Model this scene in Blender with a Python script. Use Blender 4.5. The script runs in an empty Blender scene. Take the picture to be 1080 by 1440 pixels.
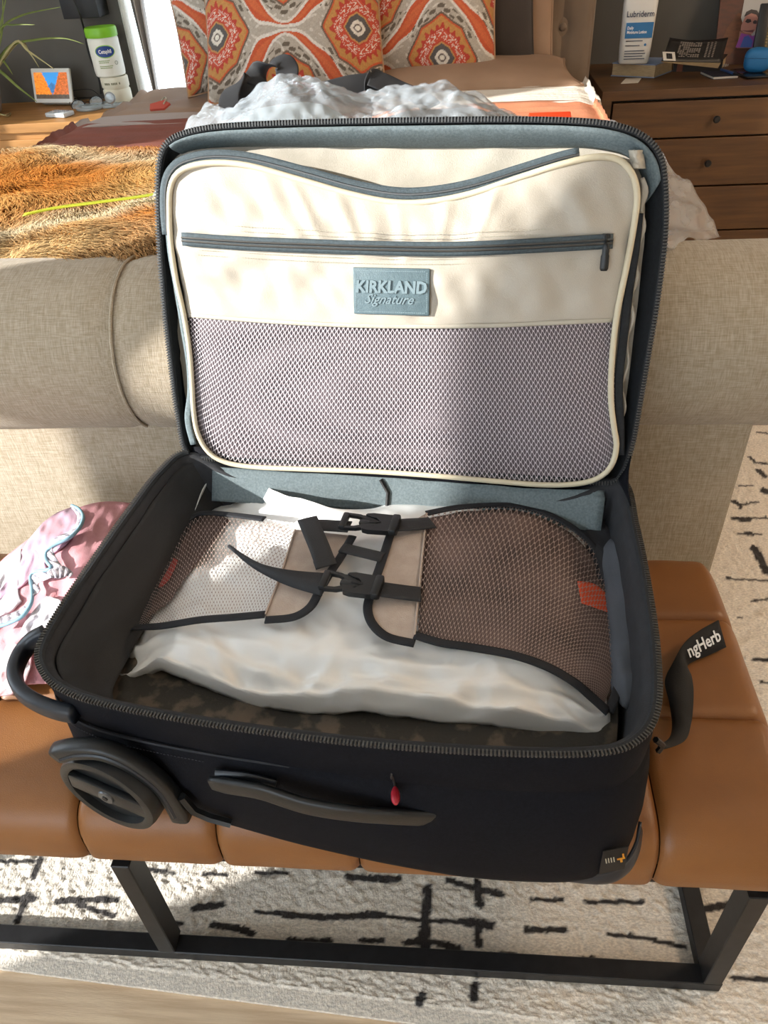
import bpy, bmesh, math, random
import numpy as np
from mathutils import Vector, Matrix, noise

SC = bpy.context.scene
COL = SC.collection
random.seed(4)
rng = np.random.default_rng(4)

# ------------------------------------------------------------------ camera
CH = 1.4
RX = np.array((.99577, .00484, -.09171)); RY = np.array((.07414, -.63176, .77161)); RZ = np.array((-.05420, -.77515, -.62945))
cam_d = bpy.data.cameras.new('camera'); cam = bpy.data.objects.new('camera', cam_d); COL.objects.link(cam)
cam_d.sensor_fit = 'VERTICAL'; cam_d.sensor_height = 36; cam_d.lens = 27; cam_d.clip_start = .02
cam.matrix_world = Matrix(((RX[0], -RX[1], -RX[2], 0), (RY[0], -RY[1], -RY[2], 0), (RZ[0], -RZ[1], -RZ[2], CH), (0, 0, 0, 1)))
SC.camera = cam

# ------------------------------------------------------------------ light and exposure
SC.view_settings.view_transform = 'Standard'; SC.view_settings.look = 'None'
SC.view_settings.gamma = 1; SC.view_settings.use_curve_mapping = False
SC.view_settings.exposure = 0.5
w = bpy.data.worlds.new('sky'); SC.world = w; w.use_nodes = True
bg = w.node_tree.nodes['Background']; bg.inputs[0].default_value = (.79, .90, 1.0, 1); bg.inputs[1].default_value = 3.4
sd = bpy.data.lights.new('sun', 'SUN'); sd.energy = 7.6; sd.angle = .012; sd.color = (1.0, .97, .915)
so = bpy.data.objects.new('sun', sd); COL.objects.link(so)
so.rotation_euler = Vector((2.58, 1.07, -1.0)).to_track_quat('-Z', 'Y').to_euler()
so.location = (-6, -2, 4)
def area(name, loc, target, size, energy, color):
    l = bpy.data.lights.new(name, 'AREA'); l.energy = energy; l.color = color; l.size = size; l.shape = 'DISK'
    o = bpy.data.objects.new(name, l); COL.objects.link(o); o.location = loc
    o.rotation_euler = (Vector(target) - Vector(loc)).to_track_quat('-Z', 'Y').to_euler()
area('warm_fill_light', (2.5, 1.4, 2.3), (1.0, 1.5, .1), .6, 20, (1.0, .74, .5))  # warm fill added to tint the right side, no fixture behind it

# ------------------------------------------------------------------ helpers
def lin(c):
    if isinstance(c, str):
        c = tuple(int(c[i:i+2], 16)/255 for i in (0, 2, 4))
    return tuple(x/12.92 if x <= .04045 else ((x+.055)/1.055)**2.4 for x in c)
def ray(px, py):
    c = np.array((px-540., py-720., 1080.)); return np.array((RX@c, RY@c, RZ@c))
CP = np.array((0, 0, CH))
def uz(px, py, z): d = ray(px, py); return CP + d*((z-CH)/d[2])
def uy(px, py, y): d = ray(px, py); return CP + d*(y/d[1])
def upl(px, py, p0, n): d = ray(px, py); return CP + d*(((p0-CP)@n)/(d@n))
def nz(x, y=0, z=0, s=1.): return noise.noise(Vector((x*s, y*s, z*s)))
def cr(pts, n, closed=False):
    P = np.array(pts, float); m = len(P); out = []
    segs = m if closed else m-1
    for i in range(segs):
        if closed: a, b, c, d = P[(i-1) % m], P[i], P[(i+1) % m], P[(i+2) % m]
        else: a, b, c, d = P[max(i-1, 0)], P[i], P[i+1], P[min(i+2, m-1)]
        for t in np.linspace(0, 1, 12, endpoint=False):
            out.append(.5*((2*b)+(c-a)*t+(2*a-5*b+4*c-d)*t*t+(3*b-a-3*c+d)*t**3))
    out.append(P[0] if closed else P[-1]); out = np.array(out)
    L = np.concatenate(([0], np.cumsum(np.linalg.norm(np.diff(out, axis=0), axis=1))))
    s = np.linspace(0, L[-1], n+1)[:-1] if closed else np.linspace(0, L[-1], n)
    return np.stack([np.interp(s, L, out[:, k]) for k in range(out.shape[1])], 1)
_CR = [(math.cos(a), math.sin(a), f, p) for a, f, p in ((.3, 1, .1), (1.2, 1.27, .5), (2.1, .83, .77), (2.75, 1.61, .3), (.8, 2.3, .15), (1.7, 2.9, .6), (2.4, 3.7, .9))]
def crumple(x, y, f, seed=0):
    # sharp facets: summed triangle waves over warped coordinates, about -.5 .. .5
    wx, wy = x+.35/f*nz(x, y, seed, f*.9), y+.35/f*nz(x, y, seed+9, f*.9); s = 0
    for c, d, k, p in _CR: s += abs(((wx*c+wy*d)*f*k+p+seed*.37) % 1-.5)/k
    return s*.36-.5
def unit(v): v = np.array(v, float); return v/(np.linalg.norm(v)+1e-12)
class G:
    def __init__(s): s.v = []; s.f = []
    def add(s, v, f):
        o = len(s.v); s.v.extend([tuple(map(float, p)) for p in v]); s.f.extend([tuple(i+o for i in q) for q in f]); return s
    def grid(s, fn, nu, nv, cu=False, cv=False):
        us = nu if cu else nu+1; vs = nv if cv else nv+1
        v = [fn(i/nu, j/nv) for j in range(vs) for i in range(us)]; f = []
        for j in range(nv):
            for i in range(nu):
                a = j*us+i; b = j*us+(i+1) % us; c = ((j+1) % vs)*us+(i+1) % us; d = ((j+1) % vs)*us+i
                f.append((a, b, c, d))
        return s.add(v, f)
    def rows(s, loops, closed=False, cap=False):
        n = len(loops[0]); v = [p for l in loops for p in l]; f = []
        for j in range(len(loops)-1):
            for i in range(n if closed else n-1):
                f.append((j*n+i, j*n+(i+1) % n, (j+1)*n+(i+1) % n, (j+1)*n+i))
        if cap:
            f.append(tuple(range(n))[::-1]); f.append(tuple((len(loops)-1)*n+i for i in range(n)))
        return s.add(v, f)
    def tube(s, path, r, k=8, closed=False, up=None, prof=None):
        P = np.array(path, float); n = len(P); loops = []; pn = None
        for i in range(n):
            if closed: t = unit(P[(i+1) % n]-P[i-1])
            else: t = unit(P[min(i+1, n-1)]-P[max(i-1, 0)])
            if up is not None: a = unit(np.cross(up[i] if np.ndim(up) > 1 else up, t))
            elif pn is None: a = unit(np.cross(t, (0, 0, 1) if abs(t[2]) < .9 else (1, 0, 0)))
            else: a = unit(pn - t*(pn@t))
            pn = a; b = np.cross(t, a); rr = r[i] if np.ndim(r) else r
            if prof is None: loops.append([P[i]+rr*(a*math.cos(q)+b*math.sin(q)) for q in [2*math.pi*m/k for m in range(k)]])
            else: loops.append([P[i]+rr*(a*x+b*y) for x, y in prof])
        if closed: loops.append(loops[0])
        return s.rows(loops, True, not closed)
    def box(s, M, sx, sy, sz, b=0, seg=2):
        bm = bmesh.new(); bmesh.ops.create_cube(bm, size=1)
        for v in bm.verts: v.co = Vector((v.co.x*sx, v.co.y*sy, v.co.z*sz))
        if b: bmesh.ops.bevel(bm, geom=bm.edges[:], offset=b, segments=seg, profile=.5, affect='EDGES')
        bm.verts.index_update(); vs = [M@v.co for v in bm.verts]; fs = [[v.index for v in f.verts] for f in bm.faces]; bm.free()
        return s.add(vs, fs)
    def bx(s, x0, x1, y0, y1, z0, z1, b=0, seg=2):
        return s.box(Matrix.Translation(((x0+x1)/2, (y0+y1)/2, (z0+z1)/2)), x1-x0, y1-y0, z1-z0, b, seg)
    def lathe(s, prof, M, k=24):
        loops = [[M@Vector((r*math.cos(2*math.pi*i/k), r*math.sin(2*math.pi*i/k), z)) for i in range(k)] for r, z in prof]
        return s.rows(loops, True, True)
    def prism(s, poly, M, h):
        n = len(poly); v = [M@Vector((x, y, 0)) for x, y in poly]+[M@Vector((x, y, h)) for x, y in poly]
        f = [tuple(range(n))[::-1], tuple(range(n, 2*n))]+[(i, (i+1) % n, n+(i+1) % n, n+i) for i in range(n)]
        return s.add(v, f)
    def sphere(s, c, r, k=12):
        rr = r if np.ndim(r) else (r, r, r)
        loops = [[(c[0]+rr[0]*math.sin(a)*math.cos(b), c[1]+rr[1]*math.sin(a)*math.sin(b), c[2]+rr[2]*math.cos(a)) for b in [2*math.pi*i/k for i in range(k)]] for a in np.linspace(.05, math.pi-.05, k//2+1)]
        return s.rows(loops, True, True)
def fr(o, ex, ey, ez=None):
    ex = unit(ex); ey = unit(np.array(ey)-ex*(np.array(ey)@ex)); ez = np.cross(ex, ey)
    return Matrix(((ex[0], ey[0], ez[0], o[0]), (ex[1], ey[1], ez[1], o[1]), (ex[2], ey[2], ez[2], o[2]), (0, 0, 0, 1)))
def T(x, y, z, rz=0): return Matrix.Translation((x, y, z))@Matrix.Rotation(rz, 4, 'Z')
def root_loc(o):
    while o.parent: o = o.parent
    return np.array(o.location)
def part(name, g, m, parent=None, smooth=True, solid=0, sub=0, label=None, kind=None, col=None, fixn=True, so=0):
    v = np.array(g.v, float)
    if parent is not None: v = v-root_loc(parent)
    me = bpy.data.meshes.new(name); me.from_pydata(v.tolist(), [], g.f); me.update()
    if fixn and len(g.f) < 60000:
        bm = bmesh.new(); bm.from_mesh(me); bmesh.ops.recalc_face_normals(bm, faces=bm.faces[:]); bm.to_mesh(me); bm.free()
    if col is not None:
        a = me.color_attributes.new('Col', 'FLOAT_COLOR', 'POINT')
        c = np.ones((len(v), 4), np.float32); c[:, :3] = np.asarray(col)[:, :3]; a.data.foreach_set('color', c.ravel())
    if smooth:
        me.polygons.foreach_set('use_smooth', [True]*len(me.polygons))
        if smooth != 'all':
            try: me.set_sharp_from_angle(angle=math.radians(40))
            except Exception: pass
    me.materials.append(m)
    o = bpy.data.objects.new(name, me); COL.objects.link(o)
    if parent is not None: o.parent = parent
    if solid:
        md = o.modifiers.new('thick', 'SOLIDIFY'); md.thickness = solid; md.offset = so
    if sub:
        md = o.modifiers.new('sub', 'SUBSURF'); md.levels = sub; md.render_levels = sub
    if label: o['label'] = label
    if kind: o['kind'] = kind
    return o
def thing(name, label, cat, loc, group=None):
    o = bpy.data.objects.new(name, None); COL.objects.link(o); o.location = tuple(map(float, loc)); o.empty_display_size = .05
    o['label'] = label; o['category'] = cat
    if group: o['group'] = group
    return o
def tag(o, label, cat, group=None):
    o['label'] = label; o['category'] = cat
    if group: o['group'] = group
    return o
def text_geo(body, size, M, ext=.0004, shear=0, bold=0, align='CENTER', sx=1):
    c = bpy.data.curves.new('t', 'FONT'); c.body = body; c.size = size; c.extrude = ext; c.shear = shear; c.offset = bold
    c.align_x = align; c.align_y = 'CENTER'; c.resolution_u = 2
    o = bpy.data.objects.new('t', c); COL.objects.link(o)
    bpy.context.view_layer.update()
    me = bpy.data.meshes.new_from_object(o.evaluated_get(bpy.context.evaluated_depsgraph_get()))
    g = G().add([M@Vector((v.co.x*sx, v.co.y, v.co.z)) for v in me.vertices], [tuple(p.vertices) for p in me.polygons])
    bpy.data.objects.remove(o); bpy.data.curves.remove(c); bpy.data.meshes.remove(me)
    return g

# ------------------------------------------------------------------ materials
def mat(name, c, r=.7, c2=None, ns=20, st=(1, 1, 1), bump=0, bs=None, bst=None, metal=0, spec=.5, vor=False, sheen=0, attr=False, trans=0, emit=0, detail=4, coat=0, lo=.35, hi=.65, transl=0):
    m = bpy.data.materials.new(name); m.use_nodes = True; nt = m.node_tree; N = nt.nodes; L = nt.links
    p = N['Principled BSDF']; p.inputs['Roughness'].default_value = r; p.inputs['Metallic'].default_value = metal
    p.inputs['Specular IOR Level'].default_value = spec
    if sheen: p.inputs['Sheen Weight'].default_value = sheen
    if coat: p.inputs['Coat Weight'].default_value = coat; p.inputs['Coat Roughness'].default_value = .1
    if trans: p.inputs['Transmission Weight'].default_value = trans
    tc = N.new('ShaderNodeTexCoord')
    def ntex(sc, stv, vo=False):
        mp = N.new('ShaderNodeMapping'); mp.inputs['Scale'].default_value = stv; L.new(tc.outputs['Object'], mp.inputs[0])
        t = N.new('ShaderNodeTexVoronoi' if vo else 'ShaderNodeTexNoise'); t.inputs['Scale'].default_value = sc
        if not vo: t.inputs['Detail'].default_value = detail
        L.new(mp.outputs[0], t.inputs['Vector']); return t.outputs['Distance' if vo else 'Fac']
    col = None
    if attr:
        a = N.new('ShaderNodeAttribute'); a.attribute_name = 'Col'; col = a.outputs['Color']
        if c2:
            rp = N.new('ShaderNodeMapRange'); rp.inputs[1].default_value = lo; rp.inputs[2].default_value = hi; rp.inputs[3].default_value = c2[0]; rp.inputs[4].default_value = c2[1]
            L.new(ntex(ns, st), rp.inputs[0])
            mx = N.new('ShaderNodeVectorMath'); mx.operation = 'SCALE'; L.new(col, mx.inputs[0]); L.new(rp.outputs[0], mx.inputs['Scale']); col = mx.outputs[0]
    elif c2 is not None:
        rp = N.new('ShaderNodeValToRGB'); rp.color_ramp.elements[0].position = lo; rp.color_ramp.elements[1].position = hi
        rp.color_ramp.elements[0].color = (*lin(c), 1); rp.color_ramp.elements[1].color = (*lin(c2), 1)
        L.new(ntex(ns, st), rp.inputs[0]); col = rp.outputs[0]
    if col is not None: L.new(col, p.inputs['Base Color'])
    else: p.inputs['Base Color'].default_value = (*lin(c), 1)
    if bump:
        b = N.new('ShaderNodeBump'); b.inputs['Strength'].default_value = min(1, bump); b.inputs['Distance'].default_value = .002*max(1, bump)
        L.new(ntex(bs or ns, bst or st, vor), b.inputs['Height']); L.new(b.outputs[0], p.inputs['Normal'])
    if emit:
        p.inputs['Emission Strength'].default_value = emit
        if col is not None: L.new(col, p.inputs['Emission Color'])
        else: p.inputs['Emission Color'].default_value = (*lin(c), 1)
    if transl:
        out = N['Material Output']; t = N.new('ShaderNodeBsdfTranslucent'); mx = N.new('ShaderNodeMixShader'); mx.inputs[0].default_value = transl
        if col is not None: L.new(col, t.inputs[0])
        else: t.inputs[0].default_value = (*lin(c), 1)
        L.new(p.outputs[0], mx.inputs[1]); L.new(t.outputs[0], mx.inputs[2]); L.new(mx.outputs[0], out.inputs[0])
    return m
def linen(name, c, c2, bump=.5):
    m = mat(name, c, .9, sheen=.15); nt = m.node_tree; N = nt.nodes; L = nt.links; p = N['Principled BSDF']
    tc = N.new('ShaderNodeTexCoord'); fs = []
    for st in ((48, 620, 620), (620, 48, 48)):
        mp = N.new('ShaderNodeMapping'); mp.inputs['Scale'].default_value = st; L.new(tc.outputs['Object'], mp.inputs[0])
        t = N.new('ShaderNodeTexNoise'); t.inputs['Scale'].default_value = 1; t.inputs['Detail'].default_value = 2; L.new(mp.outputs[0], t.inputs['Vector']); fs.append(t.outputs['Fac'])
    a = N.new('ShaderNodeMath'); a.operation = 'ADD'; L.new(fs[0], a.inputs[0]); L.new(fs[1], a.inputs[1])
    rp = N.new('ShaderNodeMapRange'); rp.inputs[1].default_value = .75; rp.inputs[2].default_value = 1.25; L.new(a.outputs[0], rp.inputs[0])
    mx = N.new('ShaderNodeMix'); mx.data_type = 'RGBA'; mx.inputs[6].default_value = (*lin(c), 1); mx.inputs[7].default_value = (*lin(c2), 1)
    L.new(rp.outputs[0], mx.inputs[0]); L.new(mx.outputs[2], p.inputs['Base Color'])
    b = N.new('ShaderNodeBump'); b.inputs['Strength'].default_value = bump; b.inputs['Distance'].default_value = .0015
    L.new(a.outputs[0], b.inputs['Height']); L.new(b.outputs[0], p.inputs['Normal'])
    return m
def film(name, c, clear, r=.12):
    m = mat(name, c, r); nt = m.node_tree; N = nt.nodes; L = nt.links
    t = N.new('ShaderNodeBsdfTransparent'); mx = N.new('ShaderNodeMixShader'); mx.inputs[0].default_value = clear
    L.new(N['Principled BSDF'].outputs[0], mx.inputs[1]); L.new(t.outputs[0], mx.inputs[2]); L.new(mx.outputs[0], N['Material Output'].inputs[0])
    return m
M = dict(
    leather=mat('tan_leather', '7f5129', .42, '89592e', 9, bump=.12, bs=700, vor=True, spec=.45),
    black_metal=mat('black_metal', '151517', .45, '1f1f21', 60, spec=.4),
    rug=mat('rug_pile', 'ffffff', .95, (.78, 1.12), 160, st=(1, 2.2, 1), bump=1, bs=190, bst=(1.6, 1, 1), attr=True, sheen=.2),
    plank=mat('oak_plank', 'e3cbac', .55, 'cbaf8f', 5, st=(1.2, 22, 1), bump=.15, bs=60, bst=(1, 14, 1), detail=8),
    linen=linen('beige_linen', 'b3a592', '95876f'),
    linen_dark=mat('taupe_velvet', '84715f', .92, '776554', 7, bump=.3, bs=500, sheen=.15),
    wall=mat('charcoal_limewash', '57544f', .9, '6b6761', 2.2, bump=.2, bs=90),
    white_paint=mat('white_paint', 'e9e6df', .8), trim=mat('window_frame', 'dcdad4', .5),
    wood=mat('walnut_wood', '664727', .5, '503620', 3.2, st=(1.4, 5, 16), bump=.1, bs=70, bst=(1, 6, 14), detail=8),
    wood_light=mat('oak_wood', 'b5834a', .5, '9c6e3a', 3, st=(1.4, 12, 16), bump=.1, bs=70, bst=(1, 6, 14), detail=8),
    nylon=mat('black_ballistic_nylon', '0d0e13', .75, '13141a', 260, bump=.3, bs=900, spec=.12),
    nylon_in=mat('charcoal_lining', '1f2024', .8, '28292d', 60, bump=.25, bs=500),
    teal=mat('slate_grey_tape', '6e7b7f', .75, '5d696d', 300, bump=.35, bs=800), zip_tape=mat('dark_slate_zip_tape', '465258', .75, '3a454a', 300, bump=.35, bs=800),
    tape=mat('black_zip_tape', '1d2126', .8, '15181c', 200, bump=.3, bs=700),
    teeth=mat('zip_teeth', '565553', .32, metal=.6),
    cream=mat('cream_lining', 'bcb4a5', .55, 'b2aa9b', 40, bump=.3, bs=700, sheen=.1),
    cream_rib=mat('cream_lining_ripstop', 'bab1a3', .5, 'aea597', 8, bump=.15, bs=620, bst=(1, 1, 1.4), vor=True),
    piping=mat('cream_piping', 'cdc2a8', .6),
    net=mat('mauve_net', 'cdc3c8', .5), net_back=mat('mauve_net_backing', '665c60', .9, '584f53', 6),
    net_flap=mat('taupe_net', 'a18d84', .45),
    patch=mat('slate_leatherette', '5d7076', .5, '54676e', 120, bump=.3, bs=500),
    patch_text=mat('embossed_letters', '75878d', .4),
    stitch=mat('stitching', 'aaa592', .8), stitch_teal=mat('teal_stitching', '94a8ae', .8), stitch_black=mat('black_stitching', '33343a', .8),
    plastic=mat('black_plastic', '111316', .42, '16191b', 50, bump=.1, bs=300),
    plastic_blue=mat('navy_plastic', '1c222b', .4),
    webbing=mat('black_webbing', '26272a', .7, '1e1f22', 8, st=(1, 1, 1), bump=.4, bs=700),
    binding=mat('black_binding', '17191f', .8, bump=.3, bs=600),
    sand=mat('sand_panel', 'b4a498', .7, 'a8978a', 50, bump=.3, bs=600),
    bag=mat('white_poly_bag', 'f0f0ee', .28, 'e8e9e8', 5, transl=.04, bump=.25, bs=22, spec=.7),
    red=mat('red_bead', 'a3202f', .35), redcloth=mat('red_cloth', 'c8452e', .8),
    mauve=mat('mauve_clothing', '705d58', .9, '453937', 9, bump=.4, bs=30),
    darkcloth=mat('dark_printed_cloth', '37342f', .9, '5d5348', 26, bump=.3, bs=300, lo=.52, hi=.6),
    greycloth=mat('grey_clothing', '4b4f57', .9, '41454c', 9, bump=.3, bs=200),
    blackcloth=mat('black_clothing', '1c1d21', .9, '24252a', 9, bump=.3, bs=200),
    white=mat('white_plastic', 'e4e2da', .4), black=mat('matte_black', '0e0e10', .6),
    ink=mat('black_ink', '1b1b1d', .7), wink=mat('white_ink', 'e6e6e6', .7),
)
# ------------------------------------------------------------------ setting
def struct(o): o['kind'] = 'structure'; return o
WX, WB, CEIL = -2.6, 3.45, 2.75
struct(part('floor', G().bx(-2.7, 3.2, -2.6, 3.5, -.08, -.004), M['plank'], smooth=False))
fl = bpy.data.objects['floor']
a0 = math.atan2(-.038, .663); ca, sa = math.cos(a0), math.sin(a0)
pm = None
for r in range(5):
    for k in range(3):
        xo, yo = -1.75+k*1.6+(r % 2)*.15, .55-.19*r
        g = G().box(fr((xo*ca-yo*sa, xo*sa+yo*ca, -.004), (ca, sa, 0), (-sa, ca, 0)), 1.597, .187, .014, .0012, 1)
        part('plank', g, M['plank'], fl, smooth=False)
# back wall with a window behind the bed head
BW0, BW1, BZ0, BZ1 = -1.30, -.62, .35, 2.35
g = G().bx(-2.7, BW0, WB, WB+.12, 0, CEIL).bx(BW1, 3.2, WB, WB+.12, 0, CEIL).bx(BW0, BW1, WB, WB+.12, 0, BZ0).bx(BW0, BW1, WB, WB+.12, BZ1, CEIL)
struct(part('wall_back', g, M['wall'], smooth=False))
# left wall: piers between the windows that let the sun in
OPEN = [(-.55, .265), (.352, 1.42), (2.40, 2.655)]
WZ0, WZ1 = .55, 2.55
ys = [-2.6]+[q for o in OPEN for q in o]+[WB+.12]
g = G().bx(WX-.12, WX, -2.6, WB+.12, 0, WZ0).bx(WX-.12, WX, -2.6, WB+.12, WZ1, CEIL)
for i in range(0, len(ys), 2): g.bx(WX-.12, WX, ys[i], ys[i+1], WZ0, WZ1)
struct(part('wall_left', g, M['white_paint'], smooth=False))
struct(part('wall_right', G().bx(3.1, 3.2, -2.6, WB+.12, 0, CEIL), M['white_paint'], smooth=False))
struct(part('wall_front_blocker', G().bx(-.45, 3.2, -2.62, -2.5, 0, CEIL).bx(-2.72, -.45, -2.62, -2.5, 2.5, CEIL).bx(-2.72, -.45, -2.62, -2.5, 0, .3), M['white_paint'], smooth=False))  # unseen wall, added part-open to keep light off the right side
struct(part('ceiling', G().bx(-2.72, 3.2, -2.6, WB+.12, CEIL, CEIL+.1), M['white_paint'], smooth=False))
glass = film('window_glass', 'ffffff', .95, .03)
def window(n, horizontal, a, b, z0, z1):
    t = bpy.data.objects.new('window_%d' % n, None); COL.objects.link(t); t['kind'] = 'structure'
    g, p = G(), G()
    def bb(gg, s0, s1, zz0, zz1, d):
        if horizontal: gg.bx(s0, s1, WB+.06-d, WB+.06+d, zz0, zz1)
        else: gg.bx(WX-.06-d, WX-.06+d, s0, s1, zz0, zz1)
    f = .012
    bb(g, a, a+f, z0, z1, .02); bb(g, b-f, b, z0, z1, .02); bb(g, a+f, b-f, z0, z0+f, .02); bb(g, a+f, b-f, z1-f, z1, .02)
    bb(p, a+f, b-f, z0+f, z1-f, .002)
    part('window_frame', g, M['trim'], t, smooth=False); part('pane', p, glass, t, smooth=False)
window(1, True, BW0, BW1, BZ0, BZ1)
for i, (a, b) in enumerate(OPEN): window(i+2, False, a, b, WZ0, WZ1)
# curtains, and two unseen cloths added to shape the sun
def curtain(name, label, m, edge0, edge1, z0, z1, depth, axis, folds, loc):
    t = thing(name, label, 'curtain', loc)
    def fn(u, v):
        z = z0+(z1-z0)*v; s = edge0(z)+(edge1(z)-edge0(z))*u; d = depth+.02*math.sin(u*folds*2*math.pi)
        return (d, s, z) if axis == 'x' else (s, d, z)
    part('drape', G().grid(fn, 60, 24), m, t, solid=.002)
    p = [(depth, edge0(z1)-.05, z1+.02), (depth, edge1(z1)+.05, z1+.02)] if axis == 'x' else [(edge0(z1)-.05, depth, z1+.02), (edge1(z1)+.05, depth, z1+.02)]
    part('curtain_rod', G().tube(p, .012), M['black_metal'], t)
ez = lambda z: float(np.interp(z, (.4, .8, 1.17, 1.6, 1.72, 1.9, 2.25), (-.26, -.235, -.185, -.075, -.052, -.025, -.05)))
curtain('side_sun_blocker', 'unseen grey cloth added at the left window to shape the shadow edge', mat('sun_blocker_cloth', '8d8882', .9, sheen=.2), lambda z: -.66, ez, .06, 2.62, -2.49, 'x', 6, (-2.49, -.4, .06))  # unseen cloth, edge shaped to cut the sun across the lid
e2 = lambda z: float(np.interp(z, (.4, 1.15, 1.33, 1.56, 2.6), (.375, .385, .40, .56, .58)))
curtain('mullion_sun_blocker', 'unseen grey cloth added over the left window post to widen its shadow', mat('sun_blocker_cloth_short', '8d8882', .9, sheen=.2), lambda z: .335, e2, .06, 2.62, -2.49, 'x', 3, (-2.49, .4, .06))  # second unseen cloth, added to shade the left of the footboard roll
L0 = lambda z: float(np.interp(z, (.3, .80, 1.15, 2.4), (-1.222, -1.222, -1.235, -1.28)))
L1 = lambda z: float(np.interp(z, (.3, .80, 1.15, 2.4), (-1.20, -1.20, -1.18, -1.08)))
curtain('window_curtain', 'narrow grey curtain hanging in the bright window beside the patterned pillows', mat('taupe_drape', 'a8a19b', .9, sheen=.2), L0, L1, .3, 2.42, 3.40, 'y', 2, (-1.2, 3.40, .3))
sheer = mat('white_sheer', 'f4f2ee', .9, transl=.6)
curtain('sheer_curtain', 'white sheer curtain glowing at the edge of the dark wall', sheer, lambda z: BW0+.005, lambda z: -1.262, .3, 2.40, 3.435, 'y', 2, (-1.27, 3.435, .3))

# ------------------------------------------------------------------ rug
S = []
def st(sc, ox, oy, *ls):
    for wd, *pp in ls: S.append((wd/sc, [(ox+x/sc, oy+y/sc) for x, y in pp]))
st(2, 540, 1160, (14, (0, 155), (40, 150)), (13, (180, 155), (255, 178), (330, 195)), (16, (262, 160), (270, 225)), (8, (415, 210), (500, 212)), (9, (570, 217), (725, 217)),
   (20, (122, 180), (120, 230), (114, 290)), (24, (116, 300), (112, 360)), (9, (0, 255), (110, 270), (230, 272)), (18, (230, 272), (300, 282)), (16, (262, 280), (265, 335)), (12, (60, 330), (130, 325), (180, 340)), (16, (180, 340), (210, 350)),
   (12, (400, 295), (510, 295)), (8, (630, 308), (720, 315), (850, 345)), (12, (258, 385), (300, 367), (370, 368)), (16, (350, 372), (390, 390)), (14, (520, 385), (590, 380), (670, 400)), (18, (760, 400), (830, 415)),
   (18, (255, 450), (252, 485)), (18, (105, 482), (100, 498)), (14, (880, 240), (930, 232), (990, 222)), (9, (980, 430), (1080, 435)), (6, (900, 345), (920, 345)))
st(2, 0, 1160, (14, (112, 95), (95, 145)), (14, (0, 212), (95, 208)), (13, (78, 195), (50, 270)), (12, (160, 215), (240, 210), (330, 210)), (11, (220, 225), (320, 255)), (13, (545, 235), (625, 225)), (9, (720, 245), (800, 250)), (14, (800, 252), (920, 260), (1080, 252)),
   (13, (600, 280), (660, 290), (710, 305)), (15, (810, 325), (870, 332), (925, 328)), (10, (1015, 325), (1075, 325)), (6, (485, 278), (510, 278)), (7, (570, 138), (640, 140)), (8, (380, 122), (490, 135)), (8, (720, 135), (810, 136)), (14, (980, 148), (1080, 152)), (6, (0, 103), (110, 100)))
st(3.43, 800, 580, (12, (870, 215), (900, 242), (960, 248)), (22, (915, 282), (945, 305)), (6, (820, 355), (885, 355)), (34, (945, 378), (958, 380)), (22, (797, 430), (825, 445)), (9, (820, 440), (915, 436)), (12, (828, 445), (826, 465)), (12, (790, 512), (955, 510)), (26, (830, 516), (860, 516)), (9, (820, 587), (930, 590)), (22, (860, 585), (882, 585)),
   (30, (897, 655), (955, 770)), (8, (760, 800), (850, 808), (960, 812)), (9, (880, 910), (960, 900)), (16, (890, 1190), (960, 1195)), (14, (930, 1300), (960, 1305)), (12, (818, 990), (828, 990)), (7, (910, 95), (960, 102)))
RZT = .012
rx0, rx1, ry1 = -1.5, 1.45, 2.7
NX, NY = 640, 420
U, V = np.meshgrid(np.linspace(0, 1, NX+1), np.linspace(0, 1, NY+1)**1.5)
X = rx0+(rx1-rx0)*U; yf = .425-.0573*X; Y = yf+(ry1-yf)*V
ink = np.zeros_like(X)
def seg_ink(p, q, wd):
    d = q-p; L2 = d@d+1e-9; t = np.clip(((X-p[0])*d[0]+(Y-p[1])*d[1])/L2, 0, 1)
    dist = np.hypot(X-p[0]-t*d[0], Y-p[1]-t*d[1]); np.maximum(ink, np.clip(1.25-dist/wd, 0, 1)*1.0, out=ink)
rough = rng.normal(0, 1, X.shape); rough = (rough+np.roll(rough, 1, 0)+np.roll(rough, 1, 1))/2.2
for wd, pp in S:
    P = [uz(x, y, RZT)[:2] for x, y in pp]
    dp = 1080/np.linalg.norm(uz(*pp[0], RZT)-CP)
    for p, q in zip(P[:-1], P[1:]): seg_ink(p, q, max(.0045, wd/dp*.74))
for k in range(46):   # more dashes where the rug runs on out of the picture's reach
    p = np.array((rng.uniform(-1.4, 1.4), rng.uniform(1.3, 2.6)))
    if p[0] < .5 or p[1] > 2.2:
        a = rng.uniform(-.4, .4)+(math.pi/2 if rng.random() < .25 else 0); seg_ink(p, p+rng.uniform(.05, .22)*np.array((math.cos(a), math.sin(a))), rng.uniform(.006, .012))
def projx(p):
    v = np.array((p[0], p[1], RZT))-CP; c = v[0]*RX+v[1]*RY+v[2]*RZ; return 540+1080*c[0]/c[2]
for k in range(90):
    p = np.array((rng.uniform(.5, 1.4), rng.uniform(.45, 2.6))); a = rng.uniform(-.3, .3)+(math.pi/2 if rng.random() < .3 else 0); q = p+rng.uniform(.05, .2)*np.array((math.cos(a), math.sin(a)))
    if min(projx(p), projx(q)) > 1110: seg_ink(p, q, rng.uniform(.006, .013))
k = np.clip((ink-.28+rough*.13)*5, 0, 1)[..., None]
base = np.array(lin('efe6d9')); dark = np.array(lin('34302f'))
c = base*(1+.05*rough[..., None])*(1-k)+dark*k
Z = RZT+.0016*rough; Z[0, :] = .002
edge = (V < .012) & (V > 0); Z[edge] = RZT*.8
v = np.stack((X, Y, Z), -1).reshape(-1, 3); g = G(); g.v = v.tolist()
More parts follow.
